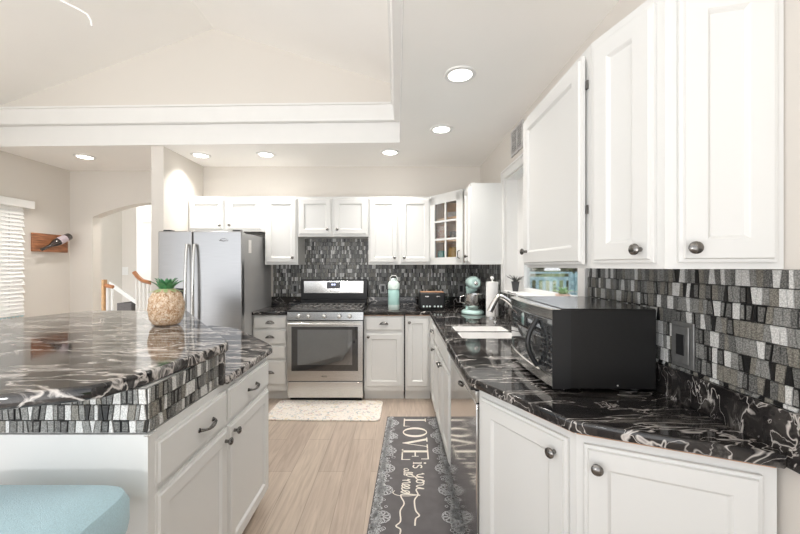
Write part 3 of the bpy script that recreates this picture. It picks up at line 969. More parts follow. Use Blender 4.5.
# diagonal base cabinets
def offs(p, q, k):
    d = (Vector(q) - Vector(p)).normalized(); n = Vector((-d.y, d.x)) * k
    return Vector(p) + n, d
a2, e2 = offs(C1, C2, .030); a3, e3 = offs(C2, C3, .030)
G1 = a2 + e2 * ((FX - a2.x) / e2.x)
# intersection of the two lines
den = e2.x * e3.y - e2.y * e3.x
s_ = ((a3.x - a2.x) * e3.y - (a3.y - a2.y) * e3.x) / den
G2 = a2 + e2 * s_
G3 = a3 + e3 * ((WX - .0195 - a3.x) / e3.x)
l2 = (G2 - G1).length; l3 = (G3 - G2).length
diag_cab('base_cabinet', 'angled white base cabinet next to the dishwasher, knob at its upper right', G1, G2, 0, bz, [(.025, l2 - .022, .14, .84, (l2 - .062, .785))], WX - .0195, base=True, strip=(l2 * .55, l2))
diag_cab('base_cabinet', 'nearest white base cabinet at the lower right corner, knob at its upper left', G2, G3, 0, bz, [(.02, l3 - .03, .14, .84, (.052, .785))], WX - .0195, base=True, strip=(0, l3 - .005))

# ------------------------------------------------------------------ dishwasher
dy1 = 2.197; dy0 = G1.y + .002; dw = dy1 - dy0
t = thing('dishwasher', 'stainless steel dishwasher set under the counter on the right', 'dishwasher', (.330, dy1, 0), -PI / 2)
MB().box(.004, dw - .004, .02, .60, .10, .868).build('body', 'fside', t)
MB().box(.004, dw - .004, -.004, .02, .11, .80).build('door_panel', 'dwsteel', t, bevel=.004)
MB().box(.004, dw - .004, -.006, .02, .805, .855).build('control_strip', 'steel', t, bevel=.003)
MB().box(.004, dw - .004, -.026, .02, .858, .871).build('top_edge', 'black', t)
MB().box(.004, dw - .004, .06, .10, .0, .10).build('kick_plate', 'black', t)
mb = MB()
hp = [(dw * .5 - .035 + i * .07 / 6, -.006 - .008 * math.sin(PI * i / 6), .77) for i in range(7)]
mb.tube(hp, .006, 8)
mb.build('handle', 'pewter', t, smooth=True)

# ------------------------------------------------------------------ sink and faucet
t = thing('kitchen_sink', 'pale double-bowl sink set under the granite below the window', 'sink', (0, 0, 0))
for nm, (ya, yb) in (('far', (ym + .012, SK[3])), ('near', (SK[2], ym - .012))):
    o_ = rrect(SK[0] + .0005, SK[1] - .0005, ya + .0005, yb - .0005, .03)
    i1 = rrect(SK[0] + .004, SK[1] - .004, ya + .004, yb - .004, .028)
    i2 = rrect(SK[0] + .03, SK[1] - .03, ya + .03, yb - .03, .03)
    zt = CT - .004
    rs = [[(x, y, zt - .03) for x, y in o_], [(x, y, zt) for x, y in o_], [(x, y, zt) for x, y in i1], [(x, y, zt - .15) for x, y in i1], [(x, y, zt - .17) for x, y in i2]]
    b_ = MB().rings(rs).build('basin', 'sinkwhite', t, smooth=True, fix=False)
    MB().lathe([(.035, 0), (.035, .003), (.02, .004)], ((SK[0] + SK[1]) / 2, (ya + yb) / 2, zt - .17)).build('drain', 'steel', b_, smooth=True)

t = thing('kitchen_faucet', 'chrome arched kitchen faucet with side lever behind the sink', 'faucet', (.875, 2.50, CT + .0005))
MB().lathe([(.030, 0), (.028, .012), (.022, .02), (.020, .10), (.016, .13)], seg=20).build('base', 'steel_h', t, smooth=True)
pts = []
for i in range(15):
    q = i / 14
    pts.append((-.02 - .215 * q, -.02 * q, .115 + .135 * math.sin(min(q, .72) / .72 * PI / 2) if q < .72 else .25 - .30 * (q - .72) ** 1.25 * 1.7))
MB().tube([(0, 0, .09)] + pts, [.017] + [.016] * 11 + [.017, .019, .020, .020], 12).build('spout', 'steel_h', t, smooth=True)
MB().tube([(0, 0, .12), (-.005, .01, .19), (-.05, .02, .265), (-.10, .03, .275)], [.011, .009, .007, .008], 10).build('lever', 'steel_h', t, smooth=True)
t = thing('soap_dispenser', 'slim chrome soap dispenser standing by the paper towels', 'dispenser', (.80, 2.93, CT + .0005))
MB().lathe([(.018, 0), (.016, .01), (.007, .014), (.006, .10), (.008, .105)], seg=14).build('body', 'steel_h', t, smooth=True)
MB().tube([(0, 0, .10), (0, 0, .118), (-.02, 0, .122), (-.05, 0, .115)], .005, 8).build('nozzle', 'steel_h', t, smooth=True)

# ------------------------------------------------------------------ range
RX = -1.106; RW = .765
t = thing('gas_range', 'stainless steel gas range with oven window and black cooktop', 'range', (RX, 3.645, 0))
MB().box(.004, RW - .004, .03, .555, .04, .905).build('body', 'fside', t)
mb = MB().box(.0, RW, -.02, .53, .905, .922)
mb.build('cooktop', 'black', t, bevel=.004)
MB().box(.02, RW - .02, .02, .47, .922, .926).build('cooktop_plate', 'cooktop', t)
# grates
def grate_at(x0, x1):
    mb = MB(); za, zb = .936, .948
    y0_, y1_ = .03, .46
    mb.box(x0, x1, y0_, y0_ + .012, za, zb).box(x0, x1, y1_ - .012, y1_, za, zb).box(x0, x0 + .012, y0_, y1_, za, zb).box(x1 - .012, x1, y0_, y1_, za, zb)
    mb.box(x0, x1, (y0_ + y1_) / 2 - .006, (y0_ + y1_) / 2 + .006, za, zb)
    for k in (1, 2, 3):
        xx = x0 + (x1 - x0) * k / 4
        mb.box(xx - .005, xx + .005, y0_, y1_, za, zb)
    for xx in (x0 + .006, x1 - .006):
        for yy in (y0_ + .006, y1_ - .006): mb.box(xx - .006, xx + .006, yy - .006, yy + .006, .926, za)
    mb.build('grate', 'iron', t)
for k in range(3): grate_at(.025 + k * .24, .025 + k * .24 + .235)
for (bx_, by_) in ((.14, .13), (.14, .36), (.38, .245), (.62, .13), (.62, .36)):
    MB().lathe([(.045, 0), (.042, .005), (.028, .007), (.027, .009), (.01, .0095)], (bx_, by_, .926), seg=18).build('burner', 'iron', t, smooth=True)
mb = MB().extr([(-.02, .825), (.03, .825), (.03, .905), (-.012, .905)], 'x', 0, RW)
cp = mb.build('control_panel', 'steel', t)
for kx in (.115, .215, .375, .525, .63):
    MB().lathe([(.024, 0), (.023, .006), (.019, .010), (.018, .026), (.014, .029)], (kx, -.016, .864), (0, -1, .1), 20).build('knob', 'steel_h', cp, smooth=True)
od = bpy.data.objects.new('oven_door', None); COL.objects.link(od); od.parent = t
mb = MB()
wx0, wx1, wz0, wz1 = .045, .715, .315, .760
mb.box(.003, wx0, -.028, .028, .215, .815).box(wx1, RW - .003, -.028, .028, .215, .815).box(wx0, wx1, -.028, .028, .215, wz0).box(wx0, wx1, -.028, .028, wz1, .815)
mb.build('door_shell', 'steel', od)
MB().box(wx0, wx1, -.024, .02, wz0, wz1).build('oven_window', 'bglass', od)
MB().box(wx0 + .06, wx1 - .06, -.0248, -.0242, wz0 + .06, wz1 - .03).build('inner_glass', 'mirrorglass', od)
MB().tube([(.02, -.055, .790), (RW - .02, -.055, .790)], .011, 12).box(.025, .045, -.055, -.028, .782, .798).box(RW - .045, RW - .025, -.055, -.028, .782, .798).build('handle', 'steel_h', od, smooth=True)
def swirl(parent, loc, s, m='pewter', txt=True):
    mb = MB(); pts = []
    for i in range(22):
        a = i / 21 * 1.75 * PI + .3; r = s * (1 - .35 * i / 21)
        pts.append((loc[0] + r * math.cos(a) * 1.25, loc[1], loc[2] + r * .55 * math.sin(a)))
    mb.tube(pts, s * .07, 6); mb.build('emblem', m, parent)
    if txt:
        text_mesh('Whirlpool', s * .75, m, 'emblem_lettering', parent, (loc[0], loc[1] - .0005, loc[2] - s * .15), (PI / 2, 0, 0), .0003)
swirl(od, (RW / 2 - .01, -.0285, .262), .020)
MB().box(.003, RW - .003, -.026, .028, .045, .205).build('warming_drawer', 'steel', t, bevel=.004)
MB().box(.02, RW - .02, .02, .05, .0, .045).build('foot_rail', 'black', t)
bgd = MB().box(.006, RW - .006, .475, .562, .923, .985).box(.0, RW, .50, .562, .985, 1.215)
bgd = bgd.build('backguard', 'black', t, bevel=.004)
MB().box(.035, RW - .045, .494, .500, 1.058, 1.198).build('backguard_panel', 'steel_h', bgd, bevel=.002)
MB().box(.30, .455, .4915, .4938, 1.112, 1.188).build('control_display', 'panelgrey', bgd, bevel=.001)
MB().box(.352, .372, .4900, .4914, 1.148, 1.166).box(.378, .398, .4900, .4914, 1.148, 1.166).build('display_digits', 'display', bgd)
text_mesh('Whirlpool', .026, 'pewter', 'lettering', bgd, (.385, .4935, 1.080), (PI / 2, 0, 0), .0003)

# ------------------------------------------------------------------ fridge
fx_, fw_, ff = SX + .012, .79, 3.40
t = thing('refrigerator', 'side-by-side stainless steel refrigerator with two long door handles', 'refrigerator', (fx_, ff, 0))
FD = WY - ff - .01
MB().box(.005, fw_ - .005, .075, FD, .03, 1.685).build('body', 'fside', t, bevel=.003)
sp = .325
dl = MB().box(.0, sp - .004, 0, .07, .06, 1.70).build('door', 'fridgesteel', t, bevel=.010, bseg=3)
drr = MB().box(sp + .004, fw_, 0, .07, .06, 1.70).build('door', 'fridgesteel', t, bevel=.010, bseg=3)
for (pd, hx, s_) in ((dl, sp - .035, -1), (drr, sp + .035, 1)):
    mb = MB(); pts = []
    for i in range(13):
        q = i / 12
        pts.append((hx, -.028 - .030 * math.sin(PI * q) ** .6, .55 + 1.02 * q))
    pts = [(hx, 0, .55)] + pts + [(hx, 0, 1.57)]
    mb.tube(pts, .014, 10); mb.build('handle', 'steel_h', pd, smooth=True)
MB().box(.06, .25, -.003, .03, .98, 1.16).build('ice_dispenser', 'black', dl, bevel=.004)
swirl(drr, (.62, -.0005, 1.615), .028)
MB().box(.02, fw_ - .02, .02, .5, .0, .06).build('kick_grille', 'black', t)
MB().box(.03, .10, .03, .10, 1.701, 1.715).build('hinge_cap', 'black', t, bevel=.003)
MB().box(fw_ - .10, fw_ - .03, .03, .10, 1.701, 1.715).build('hinge_cap', 'black', t, bevel=.003)
o = MB().box(fw_ - .005, fw_ - .0035, .17, .24, 1.50, 1.63).build('paper_label', 'paper', t); o['label'] = 'small white paper label'

# ------------------------------------------------------------------ island
isl = thing('kitchen_island', 'white kitchen island with drawers, doors and a band of mosaic tile under the bar', 'island', (-.735, 1.06, 0))
ox, oy = -.735, 1.06
def q_(p): return (p[0] - ox, p[1] - oy)
body_low = [(-.735, 1.06), (-.735, 2.03), (-.775, 2.11), (-1.21, 2.62), (-1.45, 2.74), (-2.15, 2.50), (-2.25, 1.06)]
mb = MB(); mb.prism([q_(p) for p in body_low], .10, CT - .037)
toe_low = [(-.80, 1.10), (-.80, 2.0), (-1.25, 2.55), (-1.45, 2.66), (-2.10, 2.45), (-2.2, 1.10)]
mb.prism([q_(p) for p in toe_low], 0, .10)
mb.build('body', 'white', isl)
# bar riser
riser = [(-.745, 1.07), (-.745, 1.46), (-1.50, 2.48), (-2.13, 2.48), (-2.24, 1.07)]
MB().prism([q_(p) for p in riser], CT - .036, 1.008).build('bar_riser', 'white', isl)
mb = MB()
tiles(mb, (0 + -1.52, -.001, 0), (1, 0, 0), 1.52, .880, 1.009, (0, -1, 0), 21, rowh=.046)
tiles(mb, (.001, 0, 0), (0, 1, 0), .415, .880, 1.009, (1, 0, 0), 22, rowh=.046)
mb.build('mosaic_band', TM, isl, fix=False)
MB().box(-.035, .020, .418, .440, .88, 1.009).build('granite_end_strip', 'granite_grey', isl)
MB().box(.0005, .010, .0, .030, .10, .872).box(-.004, .010, -.012, -.0005, .10, .872).build('corner_post', 'white', isl)
# fronts on the right-hand face
fo = bpy.data.objects.new('front', None); COL.objects.link(fo); fo.parent = isl; fo.rotation_euler = (0, 0, PI / 2); fo.location = (0, 0, 0)
FRONT = fo
def island_front(mk, name): 
    o = mk.build(name, 'white', isl); o.rotation_euler = (0, 0, PI / 2); return o
def attach(mb, name, par, m='pewter'):
    return mb.build(name, m, par, smooth=True)
for (x0, x1) in ((.018, .462), (.482, .955)):
    o = island_front(door_mesh(MB(), x0, x1, .705, .845, rail=0), 'drawer')
    attach(bar_pull(MB(), (x0 + x1) / 2 + .05 * (x0 < .1), .775), 'pull', o)
o = island_front(door_mesh(MB(), .018, .470, .125, .685), 'door'); attach(knob_mb(MB(), .440, .640), 'knob', o)
o = island_front(door_mesh(MB(), .482, .955, .125, .685), 'door'); attach(knob_mb(MB(), .520, .650), 'knob', o)
bpy.data.objects.remove(fo)

def smoothpoly(P, it=2, keep=()):
    for _ in range(it):
        Q = []
        for i, p in enumerate(P):
            n = P[(i + 1) % len(P)]
            L = math.dist(p, n)
            r = min(.25, .018 / max(L, .001))
            Q += [(p[0] + (n[0] - p[0]) * r, p[1] + (n[1] - p[1]) * r), (n[0] + (p[0] - n[0]) * r, n[1] + (p[1] - n[1]) * r)]
        P = Q
    return P
barp = [(-.706, 1.52), (-1.50, 2.58), (-2.20, 2.60), (-2.33, 2.22), (-2.50, 1.2), (-2.2, .86), (-1.0, .885), (-.80, .965), (-.752, 1.10)]
o = plate('granite_bar_top', 'granite_grey', [smoothpoly(barp)], 1.010, 1.050, .009)
tag(o, 'raised grey veined granite bar top of the island holding the pineapple', 'countertop')
lowp = [(-.705, 1.505), (-.700, 2.03), (-.742, 2.12), (-1.19, 2.67), (-1.45, 2.80), (-1.56, 2.575)]
o = plate('granite_countertop', 'granite_grey', [[(-.705, 1.505)] + smoothpoly(lowp, 1)[2:-1] + [(-.768, 1.508)]], CT - .036, CT, .007)
tag(o, 'lower granite countertop at the far end of the island', 'countertop')

# pineapple
t = thing('pineapple_jar', 'woven tan ceramic pineapple with green leaf crown on the island bar', 'jar', (-1.255, 1.96, 1.0505))
t.scale = (.84, .84, 1)
prof = [(.055, 0), (.075, .008), (.092, .035), (.100, .075), (.101, .105), (.095, .140), (.080, .172), (.058, .190), (.03, .198)]
mb = MB(); seg = 56; rows = 44
rs = []
def pr(h):
    for (r0, h0), (r1, h1) in zip(prof, prof[1:]):
        if h <= h1: return r0 + (r1 - r0) * (h - h0) / (h1 - h0)
    return prof[-1][0]
for j in range(rows + 1):
    h = .198 * j / rows
    ring = []
    for i in range(seg):
        a = 2 * PI * i / seg
        k = 11 * a; v = h / .198 * PI * 7
        bump = .0035 * (abs(math.cos((k + v) / 2)) + abs(math.cos((k - v) / 2)) - 1)
        r = pr(h) + bump
        ring.append((r * math.cos(a), r * math.sin(a), h))
    rs.append(ring)
mb.rings(rs, cap0=True).build('body', 'pine', t, smooth=True)
def leaf(mb, a, tilt, L, w, z, r0):
    n = 6
    for i in range(n):
        pass
    pts = []
    d = Vector((math.cos(a), math.sin(a), 0)); s = Vector((-math.sin(a), math.cos(a), 0))
    ns = len(mb.v)
    for i in range(n + 1):
        q = i / n
        p = d * (r0 + L * q * math.sin(tilt) * (.5 + .9 * q)) + Vector((0, 0, z + L * q * math.cos(tilt) * (1 - .15 * q)))
        ww = w * (1 - q ** 2.2) * (.8 + .5 * q)
        mb.v += [tuple(p - s * ww), tuple(p + d * .004), tuple(p + s * ww), tuple(p - d * .004)]
    for i in range(n):
        for k in range(4):
            q = (k + 1) % 4
            a_, b_ = ns + i * 4 + k, ns + i * 4 + q
            mb.f.append((a_, b_, b_ + 4, a_ + 4)); mb.m.append(0)
mb = MB()
for i in range(9): leaf(mb, 2 * PI * i / 9, R(40), .080, .021, .188, .028)
for i in range(7): leaf(mb, 2 * PI * i / 7 + .3, R(24), .082, .020, .190, .016)
mb.build('leaf_crown', 'leafg', t, smooth=True)
mb = MB()
for i in range(10): leaf(mb, 2 * PI * i / 10 + .2, R(115), .045, .016, .196, .045)
mb.build('drooping_leaves', 'leafp', t, smooth=True)

# stool
t = thing('bar_stool', 'bar stool with a thick pale blue upholstered seat at the near side of the island', 'stool', (-.970, .79, .024))
rs = []
def sup(rx, ry, z, n=64, e=7):
    P = []
    for i in range(n):
        a = 2 * PI * i / n; cx, sx_ = math.cos(a), math.sin(a)
        P.append((rx * abs(cx) ** (2 / e) * (1 if cx >= 0 else -1), ry * abs(sx_) ** (2 / e) * (1 if sx_ >= 0 else -1), z))
    return P
hx_, hy_ = .262, .215
rs = [sup(hx_ - .03, hy_ - .03, .630), sup(hx_ - .004, hy_ - .004, .638), sup(hx_, hy_, .665), sup(hx_, hy_, .715), sup(hx_ - .010, hy_ - .010, .741), sup(hx_ - .035, hy_ - .035, .755), sup(hx_ - .09, hy_ - .09, .762), sup(.05, .05, .766)]
MB().rings(rs, cap0=True).build('seat', 'fabric', t, smooth=True)
for sx_ in (-1, 1):
    for sy_ in (-1, 1):
        MB().tube([(sx_ * .195, sy_ * .15, .629), (sx_ * .225, sy_ * .18, .001)], [.019, .014], 4).build('leg', 'black', t)
MB().box(-.21, .21, -.175, -.157, .24, .262).box(-.21, .21, .157, .175, .24, .262).build('footrest', 'black', t)

# ------------------------------------------------------------------ microwave
mang = R(-92.2)
fp = Vector((.592, 1.853, CT + .0005))
t = thing('microwave', 'large black and stainless microwave oven on the corner of the granite counter', 'microwave', fp, mang)
MWW, MH, MD = .548, .303, .362
MB().box(.002, MWW - .002, .022, MD, .014, MH).build('body', 'blackm', t, bevel=.004)
MB().box(MWW - .0018, MWW + .0014, -.0075, .058, .014, MH - .002).build('front_seam', 'black', t)
MB().box(.004, MWW - .004, .03, MD - .002, MH + .0002, MH + .002).build('top_panel', 'topgloss', t)
def bow(x): return -.020 * (1 - ((x - MWW / 2) / (MWW / 2)) ** 2)
def bowed(x0, x1, z0, z1, th0, mname, nm, par, n=14, zin=0):
    mb = MB(); rs = []
    for i in range(n + 1):
        x = x0 + (x1 - x0) * i / n
        y = bow(x)
        rs.append([(x, .0215, z0), (x, y - th0 * .2, z0), (x, y - th0, z0 + .004), (x, y - th0, z1 - .004), (x, y - th0 * .2, z1), (x, .0215, z1)])
    return mb.rings(rs, cap0=True).build(nm, mname, par, smooth=True)
bowed(.0, MWW, .262, MH, .006, 'steel_h', 'top_bezel', t)
bowed(.0, MWW, .016, .058, .006, 'steel_h', 'bottom_bezel', t)
dd = bowed(.006, MWW - .115, .0585, .2615, .003, 'mirrorglass', 'door_glass', t)
kp = bowed(MWW - .113, MWW - .003, .0585, .2615, .003, 'mirrorglass', 'control_panel', t)
mb = MB()
for i in range(6):
    for j in range(3):
        xx = MWW - .085 + j * .027; zz = .085 + i * .022
        mb.box(xx - .009, xx + .009, bow(xx) - .0055, bow(xx) - .001, zz - .006, zz + .006)
mb.build('keypad', 'black', kp)
hx0 = MWW - .118; pts = []
for i in range(15):
    q = i / 14
    pts.append((hx0, bow(hx0) - .008 - .036 * math.sin(PI * q), .066 + .185 * q))
MB().tube(pts, .010, 10).build('handle', 'black', dd, smooth=True)
for xx in (.05, MWW - .05):
    for yy in (.05, MD - .05):
        MB().lathe([(.014, 0), (.012, .014)], (xx, yy, 0), seg=12).build('foot', 'black', t)
o = MB().lathe([(.0028, 0), (.0028, .0008)], (MWW - .0019, .225, .028), (1, 0, 0), 12).build('sticker_dot', 'paper', t)

# ------------------------------------------------------------------ stand mixer
t = thing('stand_mixer', 'pale aqua stand mixer with steel bowl on the corner counter', 'mixer', (.735, 3.50, CT + .0005), R(0))
MB().lathe([(.100, 0), (.108, .008), (.106, .022), (.09, .036), (.06, .042)], seg=28, sy=1.25).build('base', 'aqua', t, smooth=True)
MB().tube([(0, .10, .03), (0, .105, .12), (0, .10, .20), (0, .09, .25)], [.05, .042, .042, .05], 16).build('neck', 'aqua', t, smooth=True)
mb = MB()
mb.lathe([(.015, -.15), (.040, -.145), (.056, -.12), (.062, -.06), (.064, 0), (.060, .06), (.045, .12), (.02, .14)], (0, 0, .300), (0, 1, 0), 24)
hd = mb.build('motor_head', 'aqua', t, smooth=True)
MB().lathe([(.0635, -.004), (.0655, 0), (.0635, .004)], (0, -.05, .300), (0, 1, 0), 24, cap=False).build('chrome_band', 'steel_h', hd, smooth=True)
MB().lathe([(.02, 0), (.018, .012), (.012, .016)], (0, -.15, .30), (0, -1, 0), 16).build('hub_cap', 'steel_h', hd, smooth=True)
MB().lathe([(.035, .222), (.042, .235), (.042, .25)], (0, -.03, 0), seg=20).build('planetary_collar', 'aqua', t, smooth=True)
MB().lathe([(.035, .046), (.045, .05), (.075, .085), (.088, .13), (.092, .19), (.089, .19), (.084, .13), (.07, .088), (.03, .056)], (0, -.03, 0), seg=28, cap=False).build('bowl', 'steel_h', t, smooth=True)
MB().tube([(-.088, -.03, .175), (-.125, -.03, .165), (-.125, -.03, .11), (-.082, -.03, .10)], .006, 8).build('bowl_handle', 'steel_h', t, smooth=True)

# paper towel
t = thing('paper_towel_holder', 'white paper towel roll on an upright stand by the sink', 'paper towels', (.855, 3.235, CT + .0005))
MB().lathe([(.072, 0), (.072, .010), (.06, .014)], seg=24).build('stand_base', 'steel_h', t, smooth=True)
MB().lathe([(.054, .015), (.054, .318), (.02, .320)], seg=28).build('paper_roll', 'paper', t, smooth=True)
MB().lathe([(.006, .32), (.006, .335), (.014, .340), (.017, .350), (.012, .362), (.003, .366)], seg=14).build('finial', 'paper', t, smooth=True)

# toaster
t = thing('toaster', 'black four-slot toaster with pale control knobs beside the mixer', 'toaster', (.235, 3.72, CT + .0005))
MB().box(0, .265, 0, .19, .012, .185).build('body', 'black', t, bevel=.018, bseg=3)
MB().box(.012, .253, .02, .17, .184, .189).build('top_plate', 'rawwood', t)
for k in range(2):
    xs = .075 + k * .115
    MB().box(xs - .004, xs + .004, -.003, .004, .07, .155).build('lever_slot', 'rubber', t)
    MB().box(xs - .020, xs + .020, -.020, -.001, .138, .152).build('lever', 'steel_h', t, bevel=.003)
for xx in (.04, .075, .105, .155, .19, .222):
    MB().lathe([(.010, 0), (.009, .010)], (xx, .002, .042), (0, -1, 0), 12).build('knob', 'paleplastic', t, smooth=True)
MB().box(.02, .245, .02, .17, 0, .0125).build('foot', 'rubber', t)

# water jug
t = thing('water_jug', 'tall pale aqua water jug with white lid and loop handle right of the range', 'jug', (-.035, 3.80, CT + .0005))
MB().lathe([(.054, 0), (.060, .008), (.060, .055)], seg=24).build('base', 'paleplastic', t, smooth=True)
MB().lathe([(.059, .055), (.060, .06), (.060, .205), (.055, .215)], seg=24).build('body', 'aquaplastic', t, smooth=True)
MB().lathe([(.058, .215), (.062, .22), (.062, .275), (.048, .295), (.030, .305), (.030, .325), (.02, .33)], seg=24).build('lid', 'paleplastic', t, smooth=True)
MB().tube([(-.035, 0, .29), (-.040, 0, .335), (-.02, 0, .358), (.02, 0, .358), (.040, 0, .335), (.035, 0, .29)], .006, 8).build('loop_handle', 'ventwhite', t, smooth=True)

# outlets
def outlet(label, loc, rot, w=.072, h=.115, big=False):
    t = thing('wall_outlet', label, 'outlet', loc, rot, 'pewter outlets in the mosaic tile')
    if big:
        MB().box(-w / 2 - .014, w / 2 + .014, -.006, -.0005, -h / 2 - .014, h / 2 + .014).build('frame', 'plate', t, bevel=.002)
    MB().box(-w / 2, w / 2, -.012, -.0065 if big else -.0005, -h / 2, h / 2).build('cover_plate', 'plate', t, bevel=.003)
    MB().box(-.017, .017, -.0145, -.0122, -.035, .035).build('receptacle', 'black', t, bevel=.001)
    return t
ow = WY - .007
outlet('pewter outlet on the tiles left of the range', (-1.19, ow, 1.105), 0)
outlet('pewter outlet on the tiles left of the water jug', (-.165, ow, 1.105), 0)
outlet('pewter outlet on the tiles between the toaster and the mixer', (.75, ow, 1.105), 0)
outlet('pewter outlet on the right wall tiles behind the microwave', (WX - .007, 1.215, 1.105), -PI / 2, w=.066, h=.125, big=True)

# plants on the sill
SZ = WZ0 + .0225
t = thing('potted_plant', 'small spiky dark plant in a charcoal pot at the far end of the sill', 'plant', (1.02, 3.10, SZ))
MB().lathe([(.022, 0), (.032, .07), (.035, .085), (.030, .085), (.028, .07)], seg=16, cap=True).build('pot', 'charcoalpot', t, smooth=True)
mb = MB(); rnd = random.Random(2)
for i in range(16): leaf(mb, rnd.uniform(0, 6.3), R(rnd.uniform(8, 45)), rnd.uniform(.05, .095), .006, .075, .006)
mb.build('foliage', 'plantd', t, smooth=True)
t = thing('potted_plant', 'green succulent in a pale pink pot on the window sill', 'plant', (1.03, 2.24, SZ))
t.scale = (1.1, 1.1, 1.2)
MB().lathe([(.026, 0), (.036, .018), (.038, .036), (.034, .037)], seg=18).build('pot', 'terracotta', t, smooth=True)
mb = MB()
for i in range(10): leaf(mb, 2 * PI * i / 10, R(48), .044, .012, .032, .008)
for i in range(7): leaf(mb, 2 * PI * i / 7 + .4, R(18), .046, .011, .034, .004)
mb.build('foliage', 'plantg', t, smooth=True)

# ------------------------------------------------------------------ rugs
t = thing('kitchen_mat', 'cream mat with small pastel floral flecks in front of the range', 'mat', (-.665, 3.42, 0))
o = plate('mat_face', 'matpat', [rrect(-.52, .52, -.245, .225, .05)], .001, .014, .004, t)
o.rotation_euler = (0, 0, R(-1.2))

t = thing('runner_rug', 'charcoal runner rug lettered LOVE is all you need with lacy pale borders', 'rug', (0, 0, 0))
YF, YN = 3.26, 1.1
def rug_x(u, y):    # u 0 left edge .. 1 right edge
    k = (YF - y)
    xl = -.088 - .047 * k; xr = .388 - .022 * k
    return xl + (xr - xl) * u
MB().prism([(rug_x(0, YF), YF), (rug_x(0, YN), YN), (rug_x(1, YN), YN), (rug_x(1, YF), YF)], .001, .007).build('rug_field', 'rug', t)
mb = MB(); rnd = random.Random(11)
y = YF - .03
i = 0
def ring_t(cx, cy, r, th):
    mb.rings([[(cx + q * math.cos(2 * PI * k / 12), cy + q * math.sin(2 * PI * k / 12), .0076) for k in range(12)] for q in (r, r - th)], cap1=False)
while y > YN + .02:
    for side in (0, 1):
        base = .03 if side == 0 else .97
        for k in range(11):
            u = base + (1 if side == 0 else -1) * abs(rnd.gauss(0, .055)) 
            yy = y + rnd.uniform(-.02, .02)
            ring_t(rug_x(u, yy), yy, rnd.uniform(.006, .014), .0028)
        if i % 9 == 4:
            u = base + (.10 if side == 0 else -.10)
            cx = rug_x(u, y)
            for p in range(9):
                a = 2 * PI * p / 9
                ring_t(cx + .030 * math.cos(a), y + .030 * math.sin(a), .015, .0035)
            ring_t(cx, y, .013, .004); ring_t(cx, y, .05, .003)
    y -= .026; i += 1
mb.build('lace_border', 'ruglace', t, fix=False)

# lettering: strokes in reading space (x along the text, y up) laid on the rug, turned a quarter turn clockwise
def ink_poly(P, mb): mb.quad(P, 0)
ZC = [0]
LY_START, LXB, SCX, SCY = 3.215, .0, 1, 1
def lay(p, oy_, ox_, s):   # reading x goes towards the camera (-Y), reading y goes right (+X)
    y = oy_ - p[0] * s * KX
    return (ox_ - .047 * (3.215 - y) + p[1] * s, y, .0079 + ZC[0] * 4e-6)
mb = MB()
def poly(pts, oy_, ox_, s): mb.quad([lay(p, oy_, ox_, s) for p in pts])
def serif(x, y, w, oy_, ox_, s, h=.03): poly([(x - w / 2, y - h / 2), (x + w / 2, y - h / 2), (x + w / 2, y + h / 2), (x - w / 2, y + h / 2)], oy_, ox_, s)
KX = .95; S = .195; oyy, oxx = 3.215, .062
def rect(x0, x1, y0, y1, ox0=0): poly([(x0 + ox0, y0), (x1 + ox0, y0), (x1 + ox0, y1), (x0 + ox0, y1)], oyy, oxx, S)
# L
rect(.10, .25, 0, 1); rect(0, .36, .95, 1); rect(0, .85, 0, .05); poly([(.80, 0), (.85, 0), (.85, .32), (.80, .12)], oyy, oxx, S)
# O
o1, o2 = [], []
for k in range(28):
    a = 2 * PI * k / 28
    o1.append((1.42 + .47 * math.cos(a), .5 + .51 * math.sin(a))); o2.append((1.42 + .29 * math.cos(a), .5 + .47 * math.sin(a)))
mb.rings([[lay(p, oyy, oxx, S) for p in o1], [lay(p, oyy, oxx, S) for p in o2]], cap1=False)
# V
rect(1.92, 2.28, .95, 1); rect(2.52, 2.86, .95, 1)
poly([(2.00, .95), (2.17, .95), (2.46, .22), (2.40, 0), (2.38, 0)], oyy, oxx, S)
poly([(2.66, .95), (2.71, .95), (2.42, 0), (2.38, .0)], oyy, oxx, S)
# E
rect(3.0, 3.15, 0, 1); rect(2.90, 3.15, .95, 1); rect(2.90, 3.70, 0, .05); rect(3.15, 3.66, .95, 1); rect(3.15, 3.46, .48, .53)
rect(3.61, 3.66, .72, .95); rect(3.65, 3.70, .05, .32); rect(3.42, 3.46, .38, .63)
mb.build('love_lettering', 'rugink', t, fix=False)
def stroke(pts, w, oy_, ox_, s, mbb):
    # ribbon along a smooth path
    Q = []
    n = len(pts)
    for i in range(n - 1):
        p0 = Vector(pts[max(i - 1, 0)]); p1 = Vector(pts[i]); p2 = Vector(pts[i + 1]); p3 = Vector(pts[min(i + 2, n - 1)])
        for k in range(6):
            u = k / 6
            Q.append(.5 * ((2 * p1) + (p2 - p0) * u + (2 * p0 - 5 * p1 + 4 * p2 - p3) * u * u + (3 * p1 - p0 - 3 * p2 + p3) * u ** 3))
    Q.append(Vector(pts[-1]))
    for i in range(len(Q) - 1):
        d = Q[i + 1] - Q[i]
        if d.length < 1e-6: continue
        nn = Vector((-d.y, d.x)).normalized() * w / 2
        e = d.normalized() * w * .15
        ZC[0] = (ZC[0] + 1) % 120
        mbb.quad([lay(p, oy_, ox_, s) for p in (Q[i] - nn - e, Q[i + 1] - nn + e, Q[i + 1] + nn + e, Q[i] + nn - e)])
